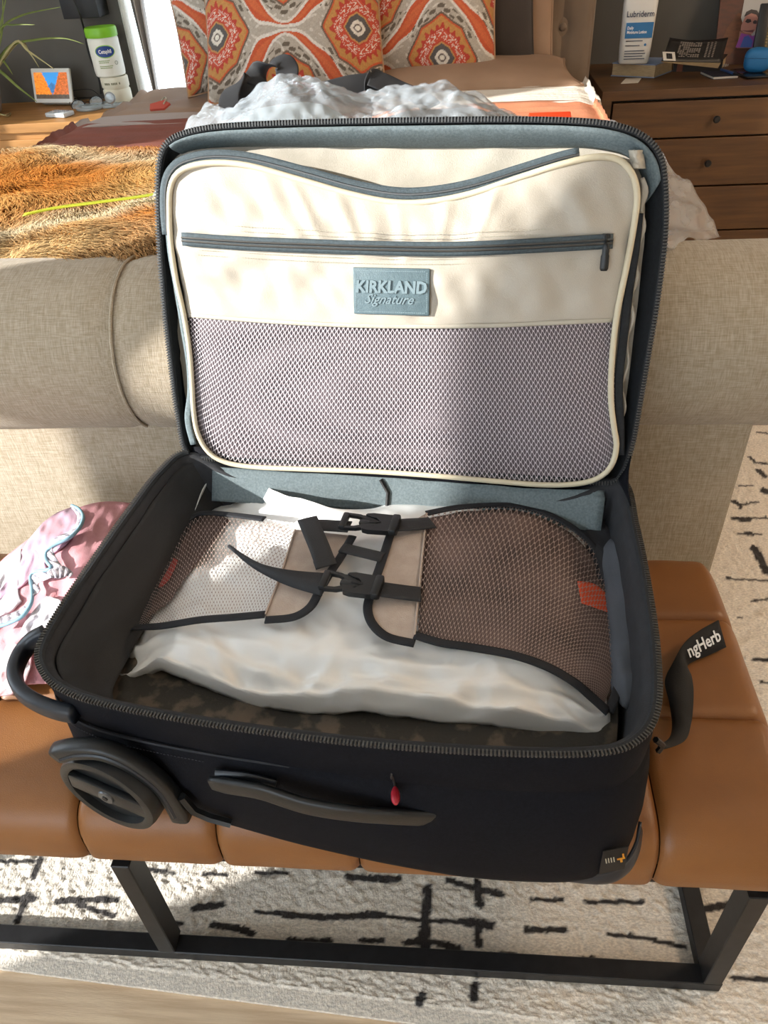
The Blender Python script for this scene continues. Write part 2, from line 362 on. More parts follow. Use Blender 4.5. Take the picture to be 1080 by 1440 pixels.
ii = (np.arange(NY)[:, None]*(NX+1)+np.arange(NX)[None]).ravel(); g.f = np.stack((ii, ii+1, ii+NX+2, ii+NX+1), -1).tolist()
rug = part('area_rug', g, M['rug'], col=c.reshape(-1, 3), fixn=False, smooth='all', solid=.004, so=-1)
tag(rug, 'cream tufted rug with black broken line marks under the bench and bed', 'rug')

# ------------------------------------------------------------------ bench
bench = thing('leather_bench', 'tan leather panelled bench on a black metal frame at the foot of the bed', 'bench', (-.45, .77, RZT))
prof = [(.506, .345), (.4985, .352), (.497, .375), (.4985, .405), (.504, .425), (.516, .443), (.535, .453), (.56, .457), (.63, .4585), (.70, .459), (.80, .4595), (.89, .459), (.96, .4585), (1.01, .456), (1.035, .447), (1.047, .43), (1.05, .40), (1.05, .345)]
PP = cr(prof, 120)
def cut(a, b): return PP[[i for i in range(len(PP)) if a <= i <= b]]
i1 = int(np.argmin(abs(PP[:, 0]-.70)+(PP[:, 1] < .45))); i2 = int(np.argmin(abs(PP[:, 0]-.89)+(PP[:, 1] < .45)))
XS = [.457, .264, .068, -.127, -.32, -.515, -.71, -.905, -1.10, -1.30]
for xb, xa in zip(XS[:-1], XS[1:]):
    for s0, s1 in ((0, i1), (i1, i2), (i2, 119)):
        Q = PP[s0:s1+1]; nn = 30; Qf = cr(Q, 400); tq = np.linspace(0, 1, nn)
        wq = 1-(1-tq)**1.8 if s0 == 0 else tq**1.8 if s1 == 119 else .5-.5*np.cos(np.pi*tq)
        Qr = np.stack([np.interp(wq, np.linspace(0, 1, 400), Qf[:, k_]) for k_ in (0, 1)], 1); ql = np.linalg.norm(np.diff(Qf, axis=0), axis=1).sum()
        Tn = np.gradient(Qr, axis=0); Nn = np.stack((-Tn[:, 1], Tn[:, 0]), 1); Nn /= np.linalg.norm(Nn, axis=1)[:, None]
        def fn(u, v):
            j = int(round(v*(nn-1))); u2 = .5-.5*math.cos(math.pi*u); e = min(u2, 1-u2)*(xb-xa)
            ev = (1-wq[j])*ql if s0 == 0 else wq[j]*ql if s1 == 119 else min(wq[j], 1-wq[j])*ql
            d = -.009*math.exp(-(e/.0055)**1.1)-.009*math.exp(-(ev/.0055)**1.1)
            if xb == XS[0] and u2 > .5: d = (-.035*max(0, 1-e/.03)**2 if e < .03 else 0)-.009*math.exp(-(ev/.0055)**1.1)
            y = Qr[j, 0]+Nn[j, 0]*d; z = Qr[j, 1]+Nn[j, 1]*d+.0016*nz(xa+u2*.19, y, 0, 14)
            return (xa+.0008+(xb-xa-.0016)*u2, y, z)
        part('leather_panel', G().grid(fn, 26, nn-1), M['leather'], bench, smooth='all')
g = G().bx(-1.29, .45, .53, 1.02, .3451, .42, .01)
part('cushion_core', g, mat('seam_gap_shade', '3a2413', .7), bench)  # core coloured dark so the seam gaps read as shaded
M['dkboard'] = mat('black_base_board', '1b1714', .8)
part('seat_board', G().bx(-1.29, .445, .515, 1.035, .333, .345), M['dkboard'], bench, smooth=False)
tb = .030
def bar(nm, *a): return part(nm, G().bx(*a, .0015, 1), M['black_metal'], bench, smooth=False)
legx = (.3925, -.49, -1.25)
bar('floor_bar', -1.25, .4225, .4995, .4995+tb, RZT, RZT+.027)
bar('floor_bar', -1.25, .4225, 1.02, 1.02+tb, RZT, RZT+.027)
bar('floor_bar', .3925, .4225, .53, 1.02, RZT, RZT+.027)
for lx in legx:
    for y0 in (.499, 1.02): bar('leg', lx, lx+.028, y0, y0+.036, RZT+.0271, .334)
bar('top_rail', -1.25, .42, .53, .56, .316, .333); bar('top_rail', -1.25, .42, .99, 1.02, .316, .333)

# ------------------------------------------------------------------ bed
BX0, BX1 = -1.22, .385
bed = thing('bed', 'beige linen upholstered bed with a rolled footboard and a tufted headboard', 'bed', (-.37, 2.1, RZT))
BYC, BZC, BR = 1.275, .764, .157
def bol(x0, x1):
    n = max(8, int((x1-x0)*40))
    def fn(u, v):
        a = 2*math.pi*v; x = x0+(x1-x0)*u
        e = min(u, 1-u)*(x1-x0); r = BR-.006*math.exp(-e/.008)+.002*nz(x, a, 1, 4)
        return (x, BYC+r*math.cos(a), BZC+r*math.sin(a))
    return G().grid(fn, n, 56, cv=True)
for x0, x1 in ((-1.12, -.575), (-.573, .64)):
    part('footboard_roll', bol(x0, x1), M['linen'], bed, smooth='all')
g = G()
for x in (-1.12, .64): part('roll_end', G().tube([(x-.004, BYC, BZC), (x+.004, BYC, BZC)], BR-.003, 40), M['linen'], bed)
part('seam_piping', G().tube([(-.574, BYC+(BR-.002)*math.cos(a), BZC+(BR-.002)*math.sin(a)) for a in np.linspace(0, 2*math.pi, 60)[:-1]], .0028, 6, closed=True), M['linen'], bed)
def fpanel(u, v):
    z = RZT+.002+(.70-RZT)*v
    return (-1.24+(.517+1.24+.012*v)*u, 1.17+.006*nz(u*9, v*5, 2)+.03*v**4, z)
g = G().grid(fpanel, 40, 24)
part('footboard_panel', G().bx(-1.02, .521, 1.175, 1.32, RZT+.001, .70, .012), M['linen'], bed)
part('mattress', G().bx(-.93, BX1-.04, 1.44, 3.02, .45, .865, .05, 4), M['linen'], bed)
part('side_rail', G().bx(-.98, -.93, 1.33, 3.1, .12, .45, .01), M['linen'], bed)
part('side_rail', G().bx(BX1-.03, BX1+.02, 1.33, 3.1, .12, .45, .01), M['linen'], bed)
def hb(u, v):
    x = -.93+1.395*u; z = .2+1.25*v; d = 0
    for i in range(6):
        for j in range(3):
            bxx = .36-.235*i; bz = 1.00+.16*j-(0.0 if i % 2 else .0); q = math.hypot(x-bxx, z-bz)
            d += .02*math.exp(-(q/.03)**2)+.008*math.exp(-(abs(x-bxx)/.012)**2)/3
    e = min(u*1.395, (1-u)*1.395, (1-v)*1.25); d += .03*max(0, 1-e/.035)**2
    return (x, 3.10+d, z)
part('headboard', G().grid(hb, 130, 60).bx(-.93, .465, 3.115, 3.2, .05, 1.45, .01), M['linen_dark'], bed)
g = G()
for i in range(6):
    for j in range(3): g.sphere((.36-.235*i, 3.115, 1.0+.16*j), (.013, .007, .013), 10)
part('tuft_button', g, M['linen_dark'], bed, kind='stuff')

def cover(name, label, cat, m, x0, x1, y0, y1, z, amp, quilt=None, drop=.25, dropr=.25, th=.006, nxn=90, nyn=40, seed=0, parent=None, edge=None):
    W = x1-x0
    def fn(u, v):
        s = -drop+(W+drop+dropr)*u; y = y0+(y1-y0)*v
        if edge: y = y0+edge(u)+(y1-y0-edge(u))*v
        rr = .05
        if s < 0: x, zz = x0-.02*(1-math.exp(s/.05)), z+s+.012
        elif s > W: x, zz = x1+.02*(1-math.exp(-(s-W)/.05)), z-(s-W)+.012
        else:
            e = min(s, W-s); x, zz = x0+s, z+(0 if e > rr else -.022*(1-e/rr)**2+.012*(1-e/rr)**4)
        n = amp*(nz(x*2.2, y*7, seed, 1.6)+.5*nz(x*5, y*14, seed+3, 1.5))
        if quilt: n += quilt(x, y, v)
        return (x, y, zz+n)
    o = part(name, G().grid(fn, nxn, nyn), m, parent, smooth='all', solid=th, so=-1)
    if parent is None: tag(o, label, cat)
    return o
m_tan = mat('tan_sheet', '9c8069', .85, '8d735e', 5, bump=.3, bs=25)
m_rust = mat('rust_quilt', '84493a', .9, '78402f', 12, bump=.5, bs=140)
m_coral = mat('coral_quilt', 'd08a66', .9, 'c67f5c', 12, bump=.5, bs=140)
m_white = mat('white_waffle', 'd8d0c4', .9, bump=.8, bs=120)
cover('duvet', 'crumpled tan brown duvet spread from the pillows down the bed', 'bedding', m_tan, BX0+.11, BX1-.02, 1.44, 3.0, .885, .014, seed=1, nyn=60)
def qlt(x, y, v):
    return .006*abs(math.sin((y+.004*nz(x*6, y*6))*math.pi/.045))*(.7+.3*nz(x*9, y*20))
cover('rust_quilt', 'rust red quilted coverlet folded across the bed behind the fur throw', 'quilt', m_rust, BX0+.09, -.28, 1.9, 2.42, .906, .006, qlt, seed=5, dropr=0, th=.008)
cover('coral_quilt', 'coral orange quilted coverlet sunlit behind the open suitcase lid', 'quilt', m_coral, -.24, BX1+.0, 1.9, 2.44, .906, .006, qlt, seed=7, drop=0, th=.008)
cover('white_blanket', 'white waffle blanket edge lying between the coral quilt and the tan sheets', 'blanket', m_white, -.24, BX1+.01, 2.41, 2.74, .908, .008, lambda x, y, v: .002*math.sin(y*300), seed=9, drop=0, nyn=60)
cover('grey_blanket', 'pale grey blanket edge between the rust quilt and the tan sheets', 'blanket', mat('grey_waffle', 'a79a92', .9, bump=.8, bs=120), BX0+.095, -.3, 2.38, 2.52, .905, .006, seed=11, dropr=0)

# ---- fur throw
def furz(x, y): return .914+.016*nz(x, y, 0, 5)+.012*nz(x, y, 4, 11)-.05*max(0, 1.43-y)/.06*.3
ft = thing('fur_throw', 'orange tan faux fur throw with cream streaks spread over the bed foot', 'throw', (-.8, 1.8, .9))
FX0, FX1, FY0, FY1 = -1.22, -.30, 1.30, 2.06
def ff(u, v):
    x = FX0+(FX1-FX0)*u; y = FY0+(FY1-FY0)*v; z = furz(x, y)
    if x < -1.17: z -= (-1.17-x)*4
    return (x, y, z)
gB = G().grid(ff, 50, 50)
def furcol(x, y):
    cream = np.array(lin('e6d7b4')); tan = np.array(lin('dcb06c')); org = np.array(lin('cd873c')); dk = np.array(lin('2d2118'))
    n = nz(x*1.0, y*1.6, 7, 3.2); n2 = nz(x, y, 9, 9)
    t = min(1, max(0, .5+1.6*n)); c = tan*(1-t)+org*t
    band = abs((x+.62)*.55-(y-1.62)+.06*n2); s = math.exp(-(band/.05)**2)
    s = max(s, .8*math.exp(-(abs((x+.98)*-.35-(y-2.02))/.06)**2)); c = c*(1-s)+cream*s
    f = max(0, min(1, (1.50+.05*n-y)/.08)); c = c*(1-.25*f)+cream*.25*f
    return c, f
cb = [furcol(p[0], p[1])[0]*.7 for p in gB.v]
m_fur = mat('fur_hair', 'ffffff', .9, (.8, 1.2), 300, attr=True, spec=.12)
part('backing', gB, m_fur, ft, col=cb, smooth='all', solid=.006, so=-1)
gh = G(); ch = []; dk = np.array(lin('221a14'))
nH = 75000
xs = rng.uniform(FX0, FX1, nH); yy = FY0+(FY1-FY0)*rng.random(nH)**1.25
for x, y in zip(xs, yy):
    if x > -.42 and y < 1.9: continue
    z = furz(x, y)-(0 if x > -1.17 else (-1.17-x)*4)
    c, f = furcol(x, y); c = c*rng.uniform(.7, 1.35)
    a = 2.0*nz(x, y, 2, 4)+rng.normal(0, .28)-.9; L = rng.uniform(.035, .07); dx, dy = math.cos(a)*L*.9, math.sin(a)*L*.9
    wx, wy = -math.sin(a)*.0009, math.cos(a)*.0009; o = len(gh.v)
    gh.v += [(x-wx, y-wy, z-.002), (x+wx, y+wy, z-.002), (x+dx*.45+wx*.9, y+dy*.45+wy*.9, z+L*.30), (x+dx*.45-wx*.9, y+dy*.45-wy*.9, z+L*.30), (x+dx, y+dy, z+L*.30)]
    gh.f += [(o, o+1, o+2, o+3), (o+3, o+2, o+4)]
    tip = dk if rng.random() < f*.65+.04 else c*1.1
    ch += [c*.72, c*.72, c, c, tip]  # roots darkened for depth, shade between hairs put into the colour
part('fur', gh, m_fur, ft, col=np.array(ch), smooth=False, kind='stuff', fixn=False)
# measuring tape lying on the fur
A = [uz(x, y, .945) for x, y in ((33, 302), (80, 292), (140, 284), (200, 276), (250, 268))]
P = cr(A, 30); g = G().rows([[p+np.array((0, .006, .001)) for p in P], [p-np.array((0, .006, .001)) for p in P]])
tag(part('measuring_tape', g, mat('lime_tape', 'b9bd2e', .5), solid=.0012), 'thin lime green measuring tape lying across the fur throw', 'tape')
# ------------------------------------------------------------------ suitcase
BZ = .4605                      # bench top under the case
RIM = .69
case = thing('suitcase', 'large open black fabric rolling suitcase lying on the tan leather bench', 'suitcase', (-.12, .74, BZ))
rim_px = [(265, 636), (225, 664), (180, 722), (125, 800), (80, 868), (56, 915), (60, 945), (85, 970), (150, 993), (300, 1021), (500, 1047), (700, 1061), (840, 1061), (895, 1044), (922, 1005), (925, 940), (915, 850), (895, 745), (872, 675)]
rimf = [uz(x, y, RIM) for x, y in rim_px]
back = [np.array((.16, .955, RIM)), np.array((-.1, .985, RIM)), np.array((-.34, 1.008, RIM))]
RL = cr(rimf+back, 220, True)
cen = RL.mean(0)
def shr(L, d, z):
    n = len(L); out = []
    for i in range(n):
        t = unit(L[(i+2) % n]-L[i-2]); nrm = np.array((-t[1], t[0], 0))
        if nrm@(cen-L[i]) < 0: nrm = -nrm
        p = L[i]+nrm*(d[i] if np.ndim(d) else d); out.append((p[0], p[1], z))
    return np.array(out)
lv = [(0, RIM), (-.0005, RIM-.012), (.0005, RIM-.03), (.004, RIM-.055), (.005, RIM-.059), (.002, RIM-.064), (-.003, .59), (-.004, .55), (.0, .50), (.004, .478), (.009, .466), (.02, BZ+.0005)]
loops = [shr(RL, d, z) for d, z in lv]
for k, l in enumerate(loops):
    tt = (RIM-lv[k][1])/(RIM-BZ)
    for p in l:
        fx = min(1, max(0, (p[0]+.42)/.5)); fy = min(1, max(0, (.72-p[1])/.15)); p[1] -= .036*tt**.8*fx*fx*(3-2*fx)*fy
    if 4 < k < 11:
        for p in l: p[:2] += .0022*nz(p[0]*9, p[1]*9, p[2]*14)
NF = int(np.argmin(np.linalg.norm(RL-rimf[-1], axis=1)))+1
BM = np.clip(np.minimum((np.arange(220)-NF)/8., (219-np.arange(220))/8.), 0, 1)
def dip(l):
    l = np.array(l); l[:, 2] = np.minimum(l[:, 2], RIM-.034*BM); return l
loops = [dip(l) for l in loops]
g = G().rows(loops, True); nB = len(RL); g.add(loops[-1], [tuple(range(nB))])
part('shell', g, M['nylon'], case, smooth='all')
inner = [(0.001, RIM), (.012, RIM-.002), (.016, RIM-.02), (.022, .62), (.026, .56), (.03, .50), (.06, .47)]
g = G().rows([dip(shr(RL, d, z)) for d, z in inner], True); g.add(shr(RL, .06, .47), [tuple(range(nB))])
part('inner_lining', g, M['nylon_in'], case, smooth='all')
part('zip_tape', G().tube(shr(RL, .003, RIM+.001)[:NF], .0048, 6), M['tape'], case)
def teeth(path, updir, pitch=.0042, closed=True, sz=(.0018, .0062, .0034)):
    n = len(path); P = cr(path, int(np.linalg.norm(np.diff(path, axis=0), axis=1).sum()/pitch), closed); g = G(); m = len(P)
    for i in range(m):
        t = unit(P[(i+1) % m]-P[i-1]) if closed or 0 < i < m-1 else unit(P[min(i+1, m-1)]-P[max(i-1, 0)])
        g.box(fr(P[i], t, np.cross(updir if np.ndim(updir) == 1 else updir, t)), *sz)
    return g
part('zip_teeth', teeth(shr(RL, -.001, RIM+.004)[:NF], np.array((0, 0, 1.)), closed=False), M['teeth'], case, smooth=False, kind='stuff')
# seam ridges with stitching round the outside
for z, d in ((RIM-.060, .001),):
    part('seam_welt', G().tube(shr(RL, d, z), .0022, 5, closed=True), M['binding'], case)
st_ = G(); LP = cr(shr(RL, -.0012, RIM-.075), 520, True)
for i in range(0, 520):
    t = unit(LP[(i+1) % 520]-LP[i-1]); st_.box(fr(LP[i], t, (0, 0, 1)), .0026, .0008, .0008)
part('stitching', st_, M['stitch_black'], case, smooth=False, kind='stuff')
# left inside fabric fold, hanging loose from the rim
LF = cr([RL[i] for i in range(0, 62, 3)], 60)
def fold(u, v):
    i = u*59; a = LF[int(i)]; c = np.array((cen[0], cen[1], 0))-np.array((a[0], a[1], 0)); c = unit(c)
    d = .018+.052*v+.006*nz(u*6, v*3, 1); return (a[0]+c[0]*d, a[1]+c[1]*d*.6, RIM-.012-.075*v-.012*math.sin(v*3)+.004*nz(u*9, v*4, 5))
part('lining_flap', G().grid(fold, 59, 14), mat('dark_flap', '1f2022', .75, bump=.3, bs=400), case, solid=.002, smooth='all')

# ---- height of what is packed inside
def H(x, y):
    a = max(0, 1-abs((x+.11)/.355)**3); b = max(0, 1-abs((y-.79)/.255)**2.6)
    return .588+.082*(a*b)**.8+.004*nz(x, y, 0, 9)
def dr(px, py, off=0):
    z = .66
    for _ in range(10):
        p = uz(px, py, z); z = H(p[0], p[1])+off
    return uz(px, py, z)
def ruled(A, B, nu, nv, off, wr=0, seed=0, ws=30, f=None):
    A = cr(A, nu+1); B = cr(B, nu+1); g = G()
    def fn(u, v):
        i = int(round(u*nu)); q = A[i]*(1-v)+B[i]*v
        o = off(u, v) if callable(off) else off
        p = dr(q[0], q[1], o)
        if f: p = p+np.array((0, 0, f(u, v, p)))
        if wr:
            # long folds along the bag
            p = p+np.array((0, 0, wr*(nz(p[0]*.45+seed, p[1]*1.5, seed, ws)+.5*nz(p[0], p[1]*1.3, seed+4, ws*2.2))))
        return p
    return g.grid(fn, nu, nv), A, B
# clothes under everything
def floorcloth(u, v):
    a = RL[int(u*219)]; p = cen+(np.array(a)-cen)*(.05+.87*v); return (p[0], p[1], min(.585, H(p[0], p[1])-.02)+.008*nz(p[0], p[1], 3, 16)+.01*(v > .98))
g = G().grid(floorcloth, 110, 16)
ff_ = thing('packed_clothes', 'dark printed garment with pale scrawled lines under the white bag', 'clothing', (-.1, .75, .5))
part('fabric', g, M['darkcloth'], ff_, solid=.004, so=-1, smooth='all')
for k, (ax, ay) in enumerate([(372, 985), (395, 990), (415, 992), (250, 965), (290, 975), (440, 1000)]):
    A = [dr(ax+14*math.sin(q*1.7+k)*1.1, ay+7*math.cos(q*1.1+k*2)+q*.6, -.012) for q in np.linspace(0, 5, 16)]
    A = [np.array((p[0], p[1], min(.585, H(p[0], p[1])-.02)+.008*nz(p[0], p[1], 3, 16)+.0015)) for p in A]
    part('printed_scrawl', G().tube(A, .0016, 5), mat('black_print', '161412', .9), ff_)
# grey garment down the right wall, black one behind
def roll(pts, r, m, name, label, seed, flat=.7):
    P = cr(pts, 40); g = G(); loops = []
    for i in range(40):
        t = unit(P[min(i+1, 39)]-P[max(i-1, 0)]); a = unit(np.cross(t, (0, 0, 1))); b = np.cross(a, t); e = min(1, .25+min(i, 39-i)/5)
        loops.append([P[i]+a*r*e*math.cos(q)*(1+.2*nz(i*.2, q, seed))+b*r*e*flat*math.sin(q)*(1+.3*nz(i*.15, q*1.5, seed+5)) for q in np.linspace(0, 2*math.pi, 22)[:-1]])
    g.rows(loops, True, True); o = part(name, g, m, None, smooth='all', sub=1); tag(o, label, 'clothing'); return o
roll([uz(x, y, .615) for x, y in ((858, 760), (869, 820), (877, 880), (882, 940), (882, 995))], .021, M['greycloth'], 'grey_garment', 'grey garment tucked along the right wall inside the suitcase', 2, 1.1)
roll([uz(x, y, .60) for x, y in ((700, 700), (770, 715), (825, 742), (850, 790), (862, 850))], .03, M['blackcloth'], 'black_garment', 'black garment bunched in the back right corner of the suitcase', 3, .9)
roll([uz(x, y, .60) for x, y in ((270, 690), (240, 730), (205, 790), (180, 840), (165, 880))], .024, mat('brown_clothing', '6a5d52', .9, '574b42', 9), 'brown_garment', 'brown garment tucked down the left wall inside the suitcase', 4, .9)

# ---- white bag
rear = [(262, 745), (285, 702), (322, 676), (350, 678), (390, 692), (430, 702), (480, 716), (520, 716), (560, 708), (600, 703), (680, 702), (750, 704), (800, 716), (822, 736), (826, 770)]
front = [(146, 950), (156, 962), (180, 962), (215, 945), (262, 957), (340, 984), (420, 996), (520, 1007), (620, 1016), (720, 1025), (790, 1034), (830, 1044), (862, 1040)]
def boff(u, v): return -.010+.045*max(0, 1-v/.07)*min(1, max(0, (u-.015)/.04))*(1 if u < .35 else max(.25, 1-(u-.35)*5))-.022*max(0, (v-.9)/.1)**2-.02*max(0, (.06-v)/.06)
def bf(u, v, p):
    if v < .12: return .03*math.exp(-((u-.14)/.07)**2)*(1-v/.12)
    vv = max(0, (v-.55)/.45); r = 0
    for k, (c, s, w) in enumerate(((.64, .35, .035), (.74, -.25, .03), (.84, .2, .03), (.93, -.1, .022))):
        d = (v-c-s*(u-.5)*.25-.03*math.sin(u*9+k*2)); r += .009*math.exp(-(d/w)**2)
    rg = 1-abs(nz(u*7+v*2.5, v*5-u*2, 8))*2.2; rg2 = 1-abs(nz(u*15-v*4, v*8+u*3, 3))*2.2
    return vv*r+.008*vv*rg+(.003+.003*vv)*rg2-.006+(.007+.026*vv)*crumple(p[0]*.62, p[1], 7.5, 3)+.007*vv*crumple(p[0], p[1]*1.2, 19, 5)
g, A, B = ruled(rear, front, 110, 90, boff, .0075, 2, 13, bf)
wb = thing('plastic_bag', 'crumpled white plastic bag packed under the mesh flaps in the suitcase', 'bag', (-.12, .78, .6))
part('film', g, M['bag'], wb, solid=.001, smooth='all', label='milky white film')

# ---- mauve clothing under the right net, red pieces
g, A, B = ruled([(598, 730), (660, 718), (725, 718), (790, 742), (835, 785), (858, 840), (868, 890), (866, 940), (850, 990)], [(588, 890), (640, 905), (700, 916), (750, 930), (795, 950), (825, 972), (845, 990)], 40, 24, lambda u, v: -.001-.012*max(0, (u-.85)/.15), .003, 5, 30)
tag(part('mauve_garment', g, M['mauve'], None, solid=.002, so=-1, smooth='all'), 'mauve brown garment showing through the right mesh flap', 'clothing')
g, A, B = ruled([(812, 818), (835, 822), (852, 835)], [(818, 848), (840, 856), (862, 864)], 12, 8, .0025, .002, 8)
tag(part('orange_cloth', g, mat('orange_cloth', 'd4512c', .7), None, solid=.0008, smooth='all'), 'bright orange cloth patch under the right mesh flap', 'clothing')
g, A, B = ruled([(215, 790), (235, 782), (250, 788)], [(205, 818), (225, 826), (240, 812)], 10, 8, -.0015, .002, 8)
tag(part('red_cloth', g, mat('dull_red_cloth', '9c2f2a', .7), None, solid=.0008, smooth='all'), 'dull red cloth patch under the left mesh flap', 'clothing')
g, A, B = ruled([(268, 728), (300, 722), (322, 730)], [(180, 868), (200, 870), (232, 850)], 14, 24, -.004, .004, 9)
tag(part('maroon_garment', g, mat('maroon_clothing', '5b4540', .9, '453531', 9), None, solid=.002, so=-1, smooth='all'), 'dark brown garment under the left end of the left mesh flap', 'clothing')

# ---- compression flaps
def net(fn, cols, rows, wv):
    g = G(); pat = (.47, .47, -.47, -.47); n = cols*4
    for r in range(rows):
        o = len(g.v)
        for i in range(n+1):
            ph = (i+(2 if r % 2 else 0)) % 4
            for sgn in (-1, 1):
                v = (r+.5+pat[ph]+sgn*wv)/rows; g.v.append(tuple(fn(i/n, min(1, max(0, v)))))
        for i in range(n): a = o+2*i; g.f.append((a, a+1, a+3, a+2))
    return g
def ribbon3(C, wd, up=None, th=.0016, flat=None):
    # flat band along 3-D centre line C
    P = np.array(C, float); n = len(P); rowsA, rowsB = [], []
    for i in range(n):
        t = unit(P[min(i+1, n-1)]-P[max(i-1, 0)]); nn = unit(up[i] if up is not None else (0, 0, 1)); a = unit(np.cross(nn, t)); ww = wd[i] if np.ndim(wd) else wd
        rowsA.append([P[i]-a*ww/2, P[i]-a*ww*.25+nn*th*.3, P[i]+nn*th*.4, P[i]+a*ww*.25+nn*th*.3, P[i]+a*ww/2])
    return G().rows(rowsA)
def drc(pts, n, off): return [dr(x, y, off) for x, y in cr(pts, n)]
# right
rt = [(600, 722), (650, 713), (720, 711), (772, 724), (818, 752), (848, 790), (866, 835), (876, 880), (875, 930), (868, 970), (856, 1002)]
rb = [(583, 893), (620, 904), (660, 910), (720, 921), (770, 938), (808, 960), (835, 983), (856, 1002)]
fo = lambda u, v: .0055-.016*max(0, (u-.8)/.2)**1.5
A = cr(rt, 161); B = cr(rb, 161)
def rfn(u, v):
    i = u*160; j = int(min(159, i)); k = i-j; a = A[j]*(1-k)+A[j+1]*k; b = B[j]*(1-k)+B[j+1]*k; q = a*(1-v)+b*v
    p = dr(q[0], q[1], fo(u, v)); return p
GR = [[rfn(i/48, j/24) for j in range(25)] for i in range(49)]; GR = np.array(GR)
def fast(GRD):
    a, b = GRD.shape[0]-1, GRD.shape[1]-1
    def f(u, v):
        x, y = u*a, v*b; i, j = min(a-1, int(x)), min(b-1, int(y)); s, t = x-i, y-j
        return (GRD[i, j]*(1-s)+GRD[i+1, j]*s)*(1-t)+(GRD[i, j+1]*(1-s)+GRD[i+1, j+1]*s)*t
    return f
flr = part('compression_flap', G().add([], []), M['net_flap'], case) if False else None
n1 = part('mesh_flap', net(fast(GR), 58, 33, .16), M['net_flap'], case, smooth=False, kind='stuff', label='taupe net flap on the right')
part('flap_binding', ribbon3(drc(rt, 70, .006), .011), M['binding'], n1, solid=.002, smooth='all')
part('flap_binding', ribbon3(drc(rb, 60, .0065), .012), M['binding'], n1, solid=.002, smooth='all')
seam = [(600, 722), (594, 780), (588, 840), (583, 893)]
pe = [(549, 752), (536, 792), (523, 830), (517, 856), (524, 878), (545, 896), (583, 905)]
def panel(sm, ed, off):
    A_ = cr(sm, 25); B_ = cr(ed, 25)
    return G().grid(lambda u, v: dr(*(A_[int(round(u*24))]*(1-v)+B_[int(round(u*24))]*v), off), 24, 12)
part('sand_panel', panel(seam, pe, .0045), M['sand'], n1, solid=.0015, smooth='all', label='sand coloured end panel')
part('flap_binding', ribbon3(drc(pe, 50, .0075), .012), M['binding'], n1, solid=.002, smooth='all')
part('panel_seam', G().tube(drc(seam, 30, .007), .0016, 5), M['sand'], n1)
# left
lt = [(415, 745), (372, 730), (315, 723), (282, 722), (258, 735), (232, 768), (210, 803), (190, 842), (172, 872)]
lb = [(373, 864), (330, 868), (280, 872), (230, 880), (200, 882), (172, 884)]
A = cr(lt, 161); B = cr(lb, 161)
GL = np.array([[dr(*(A[min(160, int(i*160/48))]*(1-j/24)+B[min(160, int(i*160/48))]*j/24), .004-.012*max(0, (i/48-.85)/.15)) for j in range(25)] for i in range(49)])
n2 = part('mesh_flap', net(fast(GL), 50, 32, .16), M['net_flap'], case, smooth=False, kind='stuff', label='taupe net flap on the left')
part('flap_binding', ribbon3(drc(lt[1:4]+[(262, 733)], 30, .0065), .011), M['binding'], n2, solid=.002, smooth='all')
part('flap_binding', ribbon3(drc(lb+[(163, 893)], 50, .0065), .012), M['binding'], n2, solid=.002, smooth='all')
lseam = [(415, 745), (402, 785), (388, 825), (373, 864)]
lpe = [(496, 754), (480, 782), (464, 806), (450, 830), (436, 854), (412, 868), (373, 872)]
part('sand_panel', panel(lseam, lpe, .0045), M['sand'], n2, solid=.0015, smooth='all', label='sand coloured end panel')
part('flap_binding', ribbon3(drc(lpe, 50, .0075), .012), M['binding'], n2, solid=.002, smooth='all')
part('panel_seam', G().tube(drc(lseam, 30, .007), .0014, 5), M['sand'], n2)
part('elastic_strap', ribbon3(drc([(480, 770), (505, 776), (538, 784)], 14, .010), .019), M['webbing'], case, solid=.0015, smooth='all')
# webbing
def band(pts, offs, wd, nm='webbing', parent=None, m=None, n=26):
    Q = cr([(x, y, o) for (x, y), o in zip(pts, offs)], n); C = [dr(a, b, o) for a, b, o in Q]
    return part(nm, ribbon3(C, wd), m or M['webbing'], parent or case, solid=.0018, smooth='all')
band([(608, 735), (585, 737), (552, 739)], (.009, .014, .018), .026)
band([(592, 836), (560, 832), (530, 828)], (.009, .014, .018), .026)
band([(492, 741), (462, 739), (440, 738), (428, 736)], (.019, .018, .02, .03), .024)
# hanging end of the rear strap: folded hem at its tip
band([(432, 729), (440, 748), (450, 772), (458, 794)], (.031, .030, .022, .013), .029, 'strap_end')
band([(455, 786), (459, 797)], (.0165, .013), .030, 'strap_hem', n=8)
# long loose tail of the front strap
def tail():
    a = cr([(325, 767, .012), (345, 781, .02), (372, 794, .026), (410, 802, .026), (455, 806, .022)], 30)
    b = cr([(328, 775, .012), (344, 790, .018), (366, 805, .018), (405, 824, .016), (453, 838, .016)], 30)
    A_, B_ = [dr(x, y, o) for x, y, o in a], [dr(x, y, o) for x, y, o in b]
    return G().rows([A_, [(p+q)/2+np.array((0, 0, .001)) for p, q in zip(A_, B_)], B_])
part('strap_tail', tail(), M['webbing'], case, solid=.0018, smooth='all')
part('strap_tip', G().tube([dr(x, y, .014) for x, y in ((322, 768), (332, 776), (346, 786))], .003, 6), M['binding'], case)
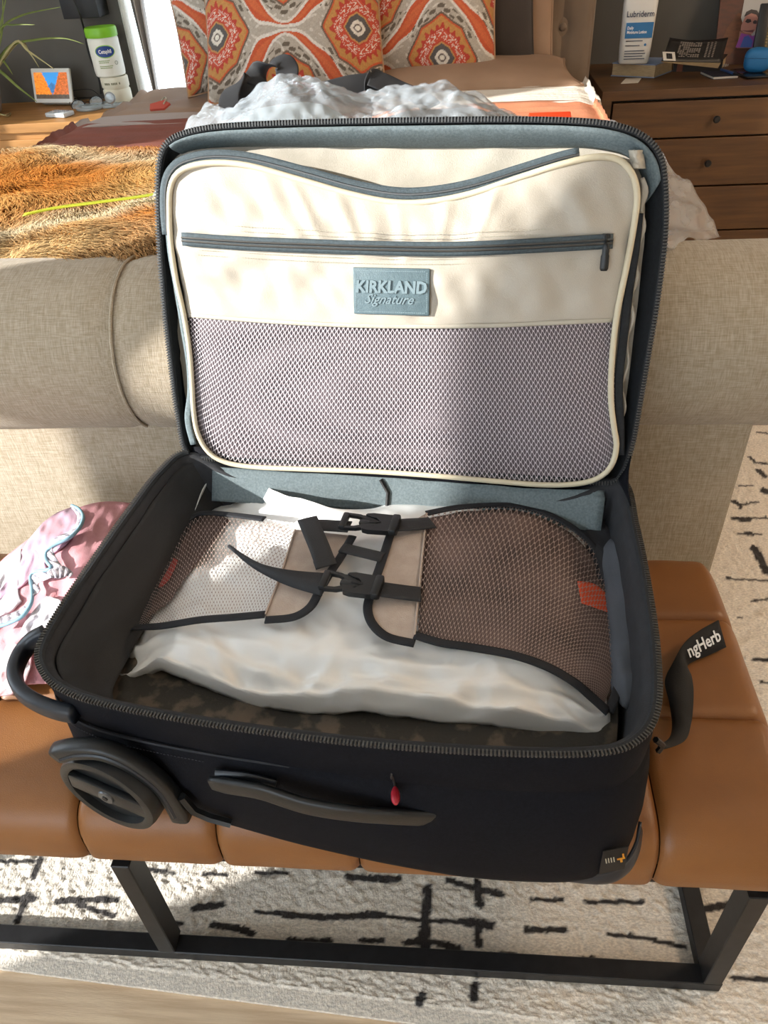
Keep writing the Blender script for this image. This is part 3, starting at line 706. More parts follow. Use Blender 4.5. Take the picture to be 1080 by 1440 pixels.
# side release buckles
def buckle(L, R, off):
    a, b = dr(*L, off), dr(*R, off); ex = unit(b-a); ln = np.linalg.norm(b-a); ey = unit(np.cross((0, 0, 1), ex)); F = fr(a, ex, ey)
    w = .034; s = ln
    def P_(g, poly, z0, h): g.prism([(x*s, y*w) for x, y in poly], F@Matrix.Translation((0, 0, z0)), h)
    clip = G()
    clip.box(F@Matrix.Translation((.06*s, 0, .004)), .12*s, w*.98, .009, .003)          # ladder bar
    P_(clip, [(.10, .50), (.30, .46), (.62, .16), (.62, .02), (.56, .02), (.26, .33), (.10, .36)], 0, .006)
    P_(clip, [(.10, -.50), (.30, -.46), (.62, -.16), (.62, -.02), (.56, -.02), (.26, -.33), (.10, -.36)], 0, .006)
    clip.box(F@Matrix.Translation((.50*s, 0, .0035)), .36*s, w*.26, .0065, .002)
    sock = G()
    P_(sock, [(.42, .5), (.52, .56), (.97, .52), (1.0, .46), (1.0, -.46), (.97, -.52), (.52, -.56), (.42, -.5), (.40, -.42), (.50, -.30), (.60, -.26), (.66, -.12), (.66, .12), (.60, .26), (.50, .30), (.40, .42)], -.001, .0085)
    sock.box(F@Matrix.Translation((.93*s, 0, .0045)), .14*s, w*1.12, .0115, .003)
    o = part('buckle', sock, M['plastic'], case); part('clip', clip, M['plastic'], o)
    gi = G(); P_(gi, [(.36, .42), (.46, .40), (.54, .30), (.54, -.30), (.46, -.40), (.36, -.42)], .001, .0048); part('prong', gi, M['plastic'], o)
    part('release_groove', G().box(F@Matrix.Translation((.60*s, 0, .0078)), .20*s, w*.10, .0012, .0004, 1), M['black'], o)
buckle((480, 735), (561, 742), .020)
buckle((452, 818), (537, 830), .019)

# ---- front face fittings
fp0 = np.array(uz(500, 1047, RIM)); fdir = unit(np.array(uz(800, 1061, RIM))-np.array(uz(200, 1006, RIM))); fn_ = unit(np.cross((0, 0, 1), fdir)*-1)
if fn_[1] > 0: fn_ = -fn_
def F(px, py, off=0): return upl(px, py, fp0+fn_*off, fn_)
# wheel
wc = F(157, 1110, .004); WR = .068
wc[2] = max(wc[2], BZ+WR+.001)
wdir = unit(np.array(fdir)*math.cos(.22)-np.array((-fdir[1], fdir[0], 0))*math.sin(.22)); MW = fr(wc, wdir, (0, 0, 1))
mz = Vector((MW[0][2], MW[1][2], MW[2][2]))
if mz @ Vector(fn_) < 0: MW = fr(wc, -wdir, (0, 0, 1))
wg = G().lathe([(WR*.2, -.03), (WR*.86, -.03), (WR*.97, -.026), (WR, -.018), (WR, .004), (WR*.97, .011), (WR*.88, .013), (WR*.80, .011), (WR*.79, .002), (WR*.2, .002)], MW, 48)
wh = part('wheel', wg, M['plastic'], case)
sp = G().box(MW@Matrix.Rotation(math.radians(-8 if True else 0), 4, 'Z')@Matrix.Translation((0, 0, .006)), WR*1.62, WR*.44, .010, .003)
part('wheel_spoke', sp, M['plastic'], wh)
part('wheel_hub', G().lathe([(.003, .013), (.008, .0135), (.0105, .013), (.0115, .011), (.0115, .008)], MW, 24), mat('hub_metal', '5f6367', .35, metal=.7), wh)
part('hub_bolt', G().lathe([(.001, .0145), (.004, .0145), (.005, .012)], MW, 6), M['black'], wh)
# fender
def arc(r0, r1, a0, a1, z, n=40):
    g = G(); loops = []
    for a in np.linspace(a0, a1, n):
        c, s = math.cos(a), math.sin(a)
        loops.append([MW@Vector((r*c, r*s, h)) for r, h in ((r0, -.02), (r0, z), ((r0+r1)/2, z+.003), (r1, z), (r1+.003, -.02))])
    return g.rows([[l[k] for l in loops] for k in range(5)])
side = 1 if (MW@Vector((1, 0, 0))-MW@Vector((0, 0, 0)))@Vector(fdir) > 0 else -1
ar = (-.25, math.pi*.98) if side > 0 else (.02*math.pi, math.pi+.25)
fpth = [F(x, y, .004) for x, y in cr([(82, 1058), (105, 1053), (140, 1054), (175, 1066), (208, 1086), (232, 1108), (247, 1130), (256, 1148)], 40)]
fprof = [(math.copysign(abs(math.cos(q))**.5, math.cos(q)), .8*math.copysign(abs(math.sin(q))**.5, math.sin(q))) for q in np.linspace(0, 2*math.pi, 17)[:-1]]
fd = part('wheel_fender', G().tube(fpth, .0125, up=np.array(fn_), prof=fprof), M['plastic'], case, smooth='all')
part('fender_lip', G().tube([F(x, y, .013) for x, y in cr([(85, 1068), (108, 1062), (140, 1063), (172, 1075), (202, 1094), (224, 1114), (238, 1134), (246, 1149)], 40)], .0028, 6), M['plastic_blue'], fd)
part('fender_foot', G().tube([F(x, y, .006) for x, y in ((255, 1120), (272, 1140), (295, 1150), (325, 1158))], .006, 6, up=np.array((0, 0, 1.))), M['plastic'], case)
# carry handle on the long side
hp = cr([(297, 1101, .012), (325, 1106, .016), (370, 1114, .024), (430, 1133, .030), (490, 1143, .030), (550, 1148, .024), (600, 1150, .016), (624, 1148, .012)], 40)
hw = np.interp(np.linspace(0, 1, 40), (0, .05, .25, .75, .95, 1), (.011, .0135, .0135, .0135, .0135, .011))
hd = part('carry_handle', G().tube([F(a, b, o) for a, b, o in hp], hw, up=np.array(fn_), prof=[(math.copysign(abs(math.sin(q))**.5, math.sin(q))*1.0, math.copysign(abs(math.cos(q))**.6, math.cos(q))*.36) for q in np.linspace(0, 2*math.pi, 17)[:-1]]), M['plastic'], case, smooth='all')
for pts in (((305, 1090), (345, 1094), (388, 1104)), ((528, 1122), (570, 1128), (617, 1141))):
    part('handle_mount', G().tube(cr([F(a, b, .006) for a, b in pts], 12), .010, up=np.array(fn_), prof=[(math.cos(q), .5*math.sin(q)) for q in np.linspace(0, 2*math.pi, 13)[:-1]]), M['plastic_blue'], hd)
# little red pull hanging off the front
g = G().tube([F(551, 1089, .003)+fn_*.004*math.sin(q)+np.array((0, 0, .005*math.cos(q))) for q in np.linspace(0, 2*math.pi, 13)[:-1]], .0012, 5, closed=True)
zp = part('zip_pull', g, M['teeth'], case)
part('pull_cord', G().tube([F(552, 1092, .005), F(555, 1103, .006), F(556, 1110, .008)], .0014, 5), M['black'], zp)
b0, b1 = F(555.5, 1107, .009), F(556.5, 1131, .030)
part('pull_bead', G().tube([b0+(b1-b0)*q for q in np.linspace(0, 1, 9)], [.002, .0035, .0045, .005, .005, .005, .0048, .004, .002], 10), M['red'], zp, label='small red pull bead')
# corner guard with a woven tag
def guard(u, v):
    q = cr([(752, 1226), (800, 1236), (850, 1239), (876, 1226), (889, 1204), (893, 1180)], 30)[int(round(u*29))]
    zz = BZ+.002+v*(.012+.030*u**1.5); b = uz(q[0], q[1], BZ+.002); c = np.array((cen[0], cen[1], b[2])); d = unit(b-c)
    return np.array((b[0], b[1], zz))+d*(.005*math.sin(math.pi*min(1, v*1.0+.15)))
part('corner_guard', G().grid(guard, 29, 8), M['plastic_blue'], case, solid=.004, smooth='all')
tg = [F(848, 1197, .010), F(884, 1190, .004), F(878, 1221, .008), F(842, 1229, .012)]
part('brand_tag', G().rows([[tg[0], tg[1]], [tg[3], tg[2]]]), M['black'], case, solid=.0012, smooth=False)
FT = fr(F(866, 1209, .0125), tg[1]-tg[0], tg[0]-tg[3]); gt = G()
for k in range(4): gt.box(FT@Matrix.Translation((-.011+.003*k, .001, 0)), .0012, .010, .0004)
part('tag_print', gt, M['stitch'], case, smooth=False)
gt = G().box(FT@Matrix.Translation((.006, .000, 0)), .009, .0026, .0006).box(FT@Matrix.Translation((.006, -.003, 0)), .0026, .009, .0006).box(FT@Matrix.Translation((.009, .006, 0)), .002, .007, .0006)
part('tag_emblem', gt, mat('gold_print', 'd08a1e', .6), case, smooth=False)
# end grab handle of the left corner
gp = cr([(66, 890), (46, 902), (29, 922), (21, 948), (30, 972), (52, 988), (80, 999), (106, 1004)], 40)
part('grab_handle', G().tube([uz(a, b, .655+.018*math.exp(-(i/6)**2)) for i, (a, b) in enumerate(gp)], .0115, up=np.array((0, 0, 1.)), prof=[(.75*math.copysign(abs(math.cos(q))**.6, math.cos(q)), 1.1*math.copysign(abs(math.sin(q))**.6, math.sin(q))) for q in np.linspace(0, 2*math.pi, 17)[:-1]]), M['plastic_blue'], case, smooth='all')
part('handle_anchor', G().tube([uz(96, 985, .655), uz(103, 1004, .640)], .010, 8), M['plastic'], case)

# ---- lid
hl = np.array(uz(265, 636, RIM)); hr = np.array(uz(872, 675, RIM)); ld = unit(hr-hl); ld[2] = 0; ld = unit(ld)
TL = math.radians(14); lup = unit(np.array((-ld[1], ld[0], 0))*math.sin(TL)+np.array((0, 0, math.cos(TL)))); ln_ = unit(np.cross(ld, lup)); 
if ln_[1] > 0: ln_ = -ln_
lp0 = (hl+hr)/2
def Lp(px, py, off=0): return upl(px, py, lp0+ln_*off, ln_)
zpx = [(264, 640), (250, 585), (240, 510), (231, 430), (224, 340), (222, 270), (224, 228), (233, 203), (255, 188), (300, 178), (380, 173), (480, 170), (600, 168), (720, 167), (810, 169), (865, 175), (905, 190), (928, 215), (936, 250), (937, 320), (927, 410), (914, 490), (902, 560), (890, 625), (874, 668), (850, 678), (760, 672), (600, 660), (430, 650), (300, 645)]
ZL = np.array([Lp(x, y, 0) for x, y in cr(zpx, 220, True)])
def back_off(L, d, inw):
    c = L.mean(0); out = []
    for p in L: q = c+(p-c)*(1-inw); out.append(q-ln_*d)
    return np.array(out)
g = G().rows([ZL, back_off(ZL, .012, -.004), back_off(ZL, .03, -.003), back_off(ZL, .055, .01), back_off(ZL, .066, .05)], True); g.add(back_off(ZL, .066, .05), [tuple(range(220))])
lid = part('lid_shell', g, M['nylon'], case, smooth='all')
L2 = [(286, 652), (266, 600), (256, 520), (249, 430), (242, 350), (238, 290), (240, 240), (248, 222), (270, 210), (310, 205), (380, 204), (480, 205), (600, 206), (720, 205), (800, 205), (850, 209), (885, 220), (900, 240), (906, 270), (906, 330), (898, 410), (889, 490), (880, 560), (872, 620), (858, 660), (835, 672), (760, 668), (600, 658), (430, 650), (320, 652)]
LL2 = np.array([Lp(x, y, -.040) for x, y in cr(L2, 220, True)])
Zin = np.array([Lp(x, y, -.001) for x, y in cr(zpx, 220, True)]); Zin = Zin.mean(0)+(Zin-Zin.mean(0))*.988
# align starts
k0 = int(np.argmin(np.linalg.norm(LL2-Zin[0], axis=1))); LL2 = np.roll(LL2, -k0, axis=0)
Lmid = Zin*.45+LL2*.55
for i, p in enumerate(Lmid): p += ln_*(.004*nz(i*.35, 1, 2)+.006)
top_i = [i for i in range(220) if 52 < i < 118]
part('lid_inner_wall', G().rows([Zin, Lmid, LL2], True), M['tape'], lid, smooth='all')
tp = [(i) for i in range(44, 118)]
g = G().rows([[Zin[i]*(1-t)+LL2[i]*t+ln_*(.007+.010*math.sin(math.pi*t)+.0025*nz(i*.5, t*4, 3)*(1-abs(t-.5)))-lup*(.0015) for i in tp] for t in (.10, .3, .5, .7, .9, 1.0)])
part('top_gusset', g, M['teal'], lid, smooth='all', solid=.0015, label='slate grey gusset along the lid top')
part('zip_tape', G().tube(back_off(ZL, -.001, .006), .0045, 6, closed=True), M['tape'], lid)
part('zip_teeth', teeth(back_off(ZL, -.004, 0.001), ln_), M['teeth'], lid, smooth=False, kind='stuff')
# cream back lining
def lin_fn(u, v):
    a = LL2; c = a.mean(0); p = a[int(u*219.5) % 220]; q = c+(p-c)*v
    d = .006*nz(q[0]*7+q[2]*6, q[2]*16-q[0]*4, 2, 2.2)+.010*crumple(q[0]*.5+q[2]*.5, q[2], 12, 5); return q+ln_*(d+.004)
part('back_lining', G().grid(lin_fn, 220, 14, cu=True), M['cream'], lid, smooth='all')
# ---- lid pocket
ptop = [(238, 300), (239, 268), (247, 247), (265, 235), (300, 229), (350, 233), (420, 252), (490, 272), (550, 284), (600, 284), (660, 273), (730, 250), (790, 231), (835, 221), (868, 224), (888, 243), (896, 275), (891, 320)]
pmid = [(264, 443), (350, 450), (450, 456), (560, 459), (680, 458), (780, 454), (864, 450)]
pbot = [(272, 575), (277, 606), (290, 632), (312, 648), (350, 656), (430, 660), (520, 663), (610, 669), (700, 677), (770, 682), (820, 679), (848, 668), (862, 650), (867, 625)]
NP = 120
def pocketgrid(A, B, nv, off, wr):
    def fn(u, v):
        i = int(round(u*NP)); q = A[i]*(1-v)+B[i]*v; p = Lp(q[0], q[1], off(u, v))
        return p+ln_*wr(u, v, p)
    return fn
At, Bm, Bb = cr(ptop, NP+1), cr(pmid, NP+1), cr(pbot, NP+1)
# re-space the ends so that sides run along the piping
def side(a, b, n=40): return cr(a, n)
bul = lambda u, v: .004+.026*(math.sin(math.pi*min(1, max(0, u)))**.55)
def wr_u(u, v, p):
    s = math.sin(math.pi*v)**.6
    r = .007*nz(p[0]*6+p[2]*8, p[2]*5-p[0]*7, 1, 3.1)+.005*nz(p[0]*14+p[2]*9, p[2]*5-p[0]*3, 6, 2.5)
    if v > .55: r += .002*nz(p[0]*40, v*2, 2)*(v-.55)*2
    r += .012*crumple(p[0]*.55+p[2]*.65, p[2]*.5-p[0]*.2, 11, 2)*(.5+.5*math.exp(-((v-.12)/.2)**2))
    # folds hanging from the sag of the top edge
    for c, sl in ((.30, .35), (.38, .28), (.48, .15), (.56, .02), (.64, -.15)):
        d = u-c-sl*(v-.2)*.35; r += .008*math.exp(-(d/.012)**2)*max(0, 1-v*1.6)
    r *= 1-.85*math.exp(-((v-.52)/.09)**2); return r*s
pu = part('lid_pocket', G().grid(pocketgrid(At, Bm, 40, lambda u, v: bul(u, v)*(.35+.65*min(1, v*2.2+.1)), wr_u), NP, 40), M['cream_rib'], lid, smooth='all', solid=.0015, so=-1)
netgrid = pocketgrid(Bm, Bb, 24, lambda u, v: bul(u, v)*(1-.75*v**3), lambda u, v, p: .003*nz(p[0]*8, p[2]*8, 3, 1.5)*math.sin(math.pi*v))
GN = np.array([[netgrid(i/NP, j/24) for j in range(25)] for i in range(NP+1)])
part('pocket_net', net(fast(GN), 96, 44, .21), M['net'], lid, smooth=False, kind='stuff', label='mauve mesh lower half of the lid pocket')
part('net_backing', G().grid(lambda u, v: GN[int(round(u*NP)), int(round(v*24))]-ln_*(.004+.010*math.sin(math.pi*u)*math.sin(math.pi*v)), NP, 24), M['net_back'], lid, smooth='all')
part('net_hem', ribbon3([Lp(x, y, bul(i/60, 1)+.002) for i, (x, y) in enumerate(cr(pmid, 61))], .006, up=[ln_]*61), M['cream'], lid, solid=.001)
pip = ptop+[(880, 380), (868, 440), (861, 500), (859, 560), (864, 605)]+pbot[::-1]+[(270, 540), (266, 490), (258, 440), (247, 390), (240, 340)]
part('pocket_piping', G().tube([Lp(x, y, .012) for x, y in cr(pip, 240, True)], .0042, 8, closed=True), M['piping'], lid, smooth='all')
# side walls of the pocket
PI_ = np.array([Lp(x, y, .011) for x, y in cr(pip, 240, True)])
g = G().rows([PI_, PI_.mean(0)+(PI_-PI_.mean(0))*1.012-ln_*.018, PI_.mean(0)+(PI_-PI_.mean(0))*1.015-ln_*.038], True)
part('pocket_side', g, M['teal'], lid, smooth='all')
# zip following the pocket's top and left edge
zt = [(236, 330), (233, 296), (234, 262), (243, 240), (262, 227), (300, 220), (352, 224), (424, 242), (492, 261), (552, 272), (600, 272), (660, 262), (730, 241), (785, 224), (815, 217)]
ZC = [Lp(x, y, .009) for x, y in cr(zt, 100)]
zz = part('pocket_zip', ribbon3(ZC, .017, up=[ln_]*100), M['zip_tape'], lid, solid=.0012, smooth='all')
part('zip_coil', G().tube([p+ln_*.0018 for p in ZC], .0016, 5), M['teeth'], zz)
zlft = [(237, 320), (241, 360), (250, 410), (258, 460), (266, 510), (268, 550), (264, 590), (272, 625)]
part('pocket_zip', ribbon3([Lp(x, y, .006) for x, y in cr(zlft, 60)], .010, up=[ln_]*60), M['teal'], lid, solid=.0012)
zr = [(898, 300), (893, 350), (884, 410), (876, 480), (870, 540), (872, 600), (872, 640)]
part('pocket_zip', ribbon3([Lp(x, y, .004) for x, y in cr(zr, 60)], .012, up=[ln_]*60), M['tape'], lid, solid=.0012)
part('loose_lining', ribbon3([Lp(x+3*math.sin(i*.7), y, -.004) for i, (x, y) in enumerate(cr([(903, 250), (905, 300), (897, 350), (890, 420), (884, 480), (878, 540), (876, 585)], 50))], [.010*(.5+.4*math.sin(i*.5)**2)*(1-i/70) for i in range(50)], up=[ln_]*50), M['cream'], lid, solid=.001, label='cream lining edge beside the pocket')
part('lining_bunch', G().grid(lambda u, v: Lp(884+20*u+4*v, 211+26*v, .004+.014*math.sin(math.pi*u)*(1-.5*v)+.02*crumple(u*.1, v*.1, 12, 3)), 14, 14), M['cream'], lid, smooth='all', solid=.001)
# horizontal zip
hz = [(256, 336), (340, 342), (440, 346), (540, 349), (640, 350), (760, 345), (862, 339)]
HZ = [Lp(x, y, bul(min(1, max(0, (x-246)/(884-246))), 1)+.007+.004*(abs(i/79-.5)*2)**4) for i, (x, y) in enumerate(cr(hz, 80))]
hzp = part('pocket_zip', ribbon3(HZ, .0185, up=[ln_]*80), M['zip_tape'], lid, solid=.0015, smooth='all')
for s in (-.0022, .0022): part('zip_coil', G().tube([p+ln_*.0018+lup*s for p in HZ], .0017, 5), M['teeth'], hzp)
def stitches(pts, off, m, pitch=.004, ln=.0024, parent=None):
    P = [Lp(x, y, 0) for x, y in pts]; P = cr(P, max(4, int(np.linalg.norm(np.diff(np.array(P), axis=0), axis=1).sum()/pitch))); g = G(); k = len(P)
    for i in range(k):
        t = unit(P[min(i+1, k-1)]-P[max(i-1, 0)]); o = bul(.02+.95*i/(k-1), 1)+off+.001 if parent is None else off
        q = P[i]; d = unit(q-CP); q = q-d*(o/abs(d@ln_)); g.box(fr(q, t, np.cross(ln_, t)), ln, .0007, .0007)
    return part('stitching', g, m, parent or lid, smooth=False, kind='stuff')
for dy in (-22, -15, 15, 22): stitches([(258+abs(dy)*.3, 336+dy), (440, 346+dy), (600, 350+dy), (760, 345+dy), (864, 339+dy)], .0015, M['stitch'])
# zip slider and pull
ps = Lp(852, 336, .0225); FS = fr(ps, ld, lup)
sl = part('zip_slider', G().box(FS, .012, .013, .006, .002), M['plastic'], lid)
part('slider_bridge', G().tube([ps+lup*.006+ln_*.004, ps+ln_*.007, ps-lup*.006+ln_*.004], .0018, 6), M['plastic'], sl)
pt = [Lp(853, 342, .028), Lp(851, 360, .028), Lp(849, 381, .027)]
part('pull_tab', G().tube(cr(pt, 14), [.003]*2+[.0045]*4+[.0055]*7+[.004], up=ln_, prof=[(math.cos(q), .4*math.sin(q)) for q in np.linspace(0, 2*math.pi, 13)[:-1]]), M['plastic'], sl, smooth='all')
# label patch
pc = (Lp(497, 377, .034)+Lp(606, 377, .034)+Lp(603, 443, .034)+Lp(497, 442, .034))/4
pw = np.linalg.norm(Lp(605, 400, .034)-Lp(497, 400, .034)); ph = np.linalg.norm(Lp(550, 377, .034)-Lp(550, 443, .034))
FPT = fr(pc, ld, lup); 
if (FPT@Vector((0, 0, 1))-FPT@Vector((0, 0, 0)))@Vector(ln_) < 0: FPT = fr(pc, ld, lup, None)
pa = part('brand_patch', G().box(FPT, pw, ph, .004, .0019, 3), M['patch'], lid, label='slate leatherette patch reading KIRKLAND Signature')
part('patch_lettering', text_geo('KIRKLAND', .0225, FPT@Matrix.Translation((0, .006, .0022)), .0018, 0.08, .0009, sx=.92), M['patch_text'], pa, smooth=False)
part('patch_lettering', text_geo('Signature', .0185, FPT@Matrix.Translation((-.004, -.0105, .0022)), .0012, .5, .0002), M['patch_text'], pa, smooth=False)
part('patch_lettering', G().tube([FPT@Vector((x, -.0125+.001*math.sin(x*90), .0024)) for x in np.linspace(.026, .042, 8)], .0005, 5), M['patch_text'], pa)
g = G()
for i in range(36):
    for sy in (-1, 1): g.box(FPT@Matrix.Translation(((i-17.5)*(pw-.012)/36, sy*(ph/2-.004), .0022)), .0017, .0006, .0005)
for i in range(21):
    for sx in (-1, 1): g.box(FPT@Matrix.Translation((sx*(pw/2-.004), (i-10)*(ph-.01)/21, .0022)), .0006, .0017, .0005)
part('stitching', g, M['stitch_teal'], pa, smooth=False, kind='stuff')
# hinge strip between base and lid
ha = [(300, 656), (380, 663), (500, 669), (620, 677), (740, 686), (850, 690)]
hb_ = [(322, 676), (400, 694), (500, 704), (620, 704), (740, 706), (862, 712)]
A_, B_ = cr(ha, 50), cr(hb_, 50)
def hin(u, v):
    i = int(round(u*49)); a = Lp(A_[i][0], A_[i][1], .004); b = np.array((a[0]-.004, np.interp(a[0], (-.44, -.34, -.1, .16, .242), (1.017, 1.008, .985, .955, .938))-.032, RIM-.068)); xx = a[0]; yy_ = np.interp(xx, (-.44, -.34, -.1, .16, .242), (1.017, 1.008, .985, .955, .938)); c = np.array((xx, yy_-.010, RIM-.034+.009))
    m = (a*(1-v/.4)+c*v/.4) if v < .4 else (c*(1-(v-.4)/.6)+b*(v-.4)/.6)
    m[2] += .002*nz(u*12, v*4, 2); return m
hs = part('hinge_strip', G().grid(hin, 49, 14), M['teal'], case, smooth='all', solid=.002, so=-1, label='slate grey fabric hinge strip')
tear = [(538, 672), (545, 670), (549, 680), (546, 690), (540, 688), (543, 680)]
part('torn_patch', G().tube([hin((x-300)/560, (y-664)/26)+np.array((0, -.002, .003)) for x, y in tear[:4]], .0035, 6), M['black'], case)
# added nylon patch at the right hinge corner, blocks a sun leak
ra = cr([uz(889, 722, RIM), uz(881, 698, RIM), uz(872, 676, RIM)], 12); la = cr([Lp(889, 632, -.004), Lp(884, 650, -.004), Lp(875, 667, -.004)], 12)
part('hinge_leak_patch', G().grid(lambda u, v: ra[int(round(u*11))]*(1-v)+la[int(round(u*11))]*v-np.array((.006*math.sin(math.pi*v), 0, 0)), 11, 6), M['nylon'], case, smooth='all', solid=.002)
# web added behind the hinge, shell to lid, to stop sun passing
def leak_web(u, v):
    x = -.435+.665*u; y = np.interp(x, (-.44, -.34, -.1, .16, .242), (1.017, 1.008, .985, .955, .938)); return (x, y-.002+.016*v, RIM-.040+.048*v)
part('hinge_leak_web', G().grid(leak_web, 40, 4), M['nylon'], case, smooth='all', solid=.002)
# ------------------------------------------------------------------ luggage strap on the bench
eL = [(1010, 872, .500), (985, 886, .500), (963, 904, .497), (945, 934, .487), (935, 958, .482), (941, 988, .478), (945, 1019, .482), (941, 1038, .51), (926, 1047, .56)]
eR = [(1021, 910, .468), (995, 922, .468), (967, 935, .470), (972, 950, .478), (975, 968, .481), (975, 990, .482), (972, 1017, .486), (962, 1042, .505), (926, 1056, .555)]
a, b = cr(eL, 60), cr(eR, 60); EL = [uz(*p) for p in a]; ER = [uz(*p) for p in b]
sl_ = thing('luggage_strap', 'black woven luggage strap with white letters twisted on the bench beside the suitcase', 'strap', (.27, .8, BZ))
part('webbing', G().rows([EL, [(p+q)/2 for p, q in zip(EL, ER)], ER]), mat('black_strap', '0a0a0c', .75, bump=.3, bs=700), sl_, solid=.0015, smooth='all')
c0, c1, c2, c3 = uz(962, 903, .497), uz(1010, 872, .500), uz(1021, 910, .468), uz(967, 936, .470)
ex = unit((c1-c0)+(c2-c3)); ey = unit((c0-c3)+(c1-c2)); FS_ = fr((c0+c1+c2+c3)/4+np.cross(ex, ey)*.0022, ex, ey)
part('lettering', text_geo('ngHerb', .027, FS_@Matrix.Translation((-.002, .001, 0)), .0003, 0, .0004, sx=.82), M['wink'], sl_, smooth=False)
part('strap_loop', G().tube([uz(x, y, z) for x, y, z in ((922, 1040, .59), (932, 1048, .575), (926, 1056, .56))], .004, 6), M['plastic'], sl_)

# ------------------------------------------------------------------ pink garment
pk = thing('pink_garment', 'pink patterned garment with scalloped blue trim heaped on the bench', 'clothing', (-.68, .85, BZ))
m_pink = mat('pink_cotton', 'cc959b', .85, 'c1888f', 40, bump=.4, bs=500); m_lav = mat('lavender_print', 'b9a0b6', .85, 'b38c97', 12, bump=.3, bs=500)
m_whitec = mat('white_cotton', 'cdc8cd', .85, 'c2bcc3', 9, bump=.3, bs=400)
m_trim = mat('blue_trim', '7fa3b4', .7); m_lace = mat('white_lace', 'd6ccd2', .85, 'a3a0ac', 160, bump=.8, bs=500, lo=.45, hi=.55)
def pg(px, py):  # heap height over the bench
    return BZ+.012+.115*math.exp(-((px-125)/95)**2-((py-800)/110)**2)+.03*math.exp(-((px-20)/60)**2-((py-880)/60)**2)
def pgp(x, y, o=0):
    z = .5
    for _ in range(6): z = pg(x, y)+o
    return uz(x, y, z)
def pgrid(rows_, m, name, o, wr, seed, n=44, label=None):
    R = [cr(r, n) for r in rows_]; R = cr([r.ravel() for r in R], n).reshape(n, n, 2)
    def fn(u, v):
        q = R[int(round(v*(n-1))), int(round(u*(n-1)))]; p = pgp(q[0], q[1], o+wr*(nz(q[0]*.05, q[1]*.05, seed)+.5*nz(q[0]*.12+q[1]*.05, q[1]*.08, seed+3))); return p
    return part(name, G().grid(fn, n-1, n-1), m, pk, solid=.003, so=-1, smooth='all', label=label)
pgrid([[(62, 742), (110, 714), (155, 705), (215, 712)], [(0, 790), (70, 775), (140, 758), (200, 760)], [(-40, 845), (40, 830), (110, 818), (170, 820)], [(-55, 900), (25, 885), (85, 866), (130, 860)], [(-55, 950), (5, 935), (50, 915), (90, 920)], [(-50, 990), (0, 976), (40, 962), (80, 960)]], m_pink, 'fabric', .004, .010, 1)
pgrid([[(104, 712), (92, 716), (78, 722), (60, 735)], [(113, 722), (96, 735), (70, 745), (36, 765)], [(98, 758), (75, 765), (50, 778), (20, 800)], [(65, 785), (50, 792), (28, 808), (0, 830)], [(66, 800), (44, 812), (18, 832), (-20, 855)]], m_lav, 'fabric', .012, .008, 2, label='lavender pink printed panel')
pgrid([[(30, 770), (15, 782), (0, 790), (-25, 800)], [(28, 800), (15, 812), (-5, 825), (-30, 840)], [(25, 830), (15, 842), (-5, 850), (-30, 870)], [(30, 845), (15, 858), (-5, 868), (-30, 890)]], m_whitec, 'fabric', .012, .010, 3, label='white panel')
pgrid([[(66, 838), (75, 840), (85, 845), (95, 855)], [(50, 855), (65, 860), (80, 868), (92, 880)], [(35, 875), (48, 885), (62, 892), (78, 900)], [(28, 890), (40, 905), (52, 908), (62, 905)]], m_whitec, 'fabric', .018, .008, 4, label='white fold')
pgrid([[(10, 905), (20, 905), (32, 908), (45, 912)], [(0, 930), (15, 932), (30, 935), (42, 940)], [(-5, 955), (10, 955), (22, 958), (34, 962)], [(-10, 980), (2, 978), (14, 976), (26, 974)]], mat('rose_print', 'd3a9ad', .85, 'e0d6d8', 60, lo=.45, hi=.55), 'fabric', .014, .004, 5, label='white and rose printed fold')
tr = [(101, 711), (111, 716), (117, 727), (112, 742), (98, 756), (78, 766), (66, 776), (65, 788), (72, 798), (64, 802), (50, 804), (43, 812), (45, 830), (44, 848), (32, 866), (14, 876), (-6, 882)]
TP = [pgp(x, y, .030) for x, y in cr(tr, 90)]
part('trim', G().tube(TP, .0032, 7), m_trim, pk, smooth='all', label='pale blue scalloped piping')
tl = [(99, 716), (104, 722), (107, 730), (103, 741), (92, 750), (74, 759), (72, 774), (80, 790), (84, 798), (72, 812), (58, 818), (52, 822), (54, 832), (38, 846), (28, 856), (12, 864), (-6, 870)]
TI = [pgp(x+2, y-1, .026) for x, y in cr(tl, 90)]
part('lace', G().rows([TP, [(p+q)/2+np.array((0, 0, .003*math.sin(i*1.3))) for i, (p, q) in enumerate(zip(TP, TI))], TI]), m_lace, pk, solid=.001, smooth='all')
part('bow', G().rows([[pgp(x, y, .034+.004*math.sin(i*2)) for i, (x, y) in enumerate(cr(l, 14))] for l in ([(66, 804), (78, 800), (90, 796), (102, 805)], [(68, 808), (80, 806), (92, 803), (101, 808)], [(72, 812), (84, 813), (94, 810), (97, 812)])]), m_lace, pk, solid=.002, smooth='all')

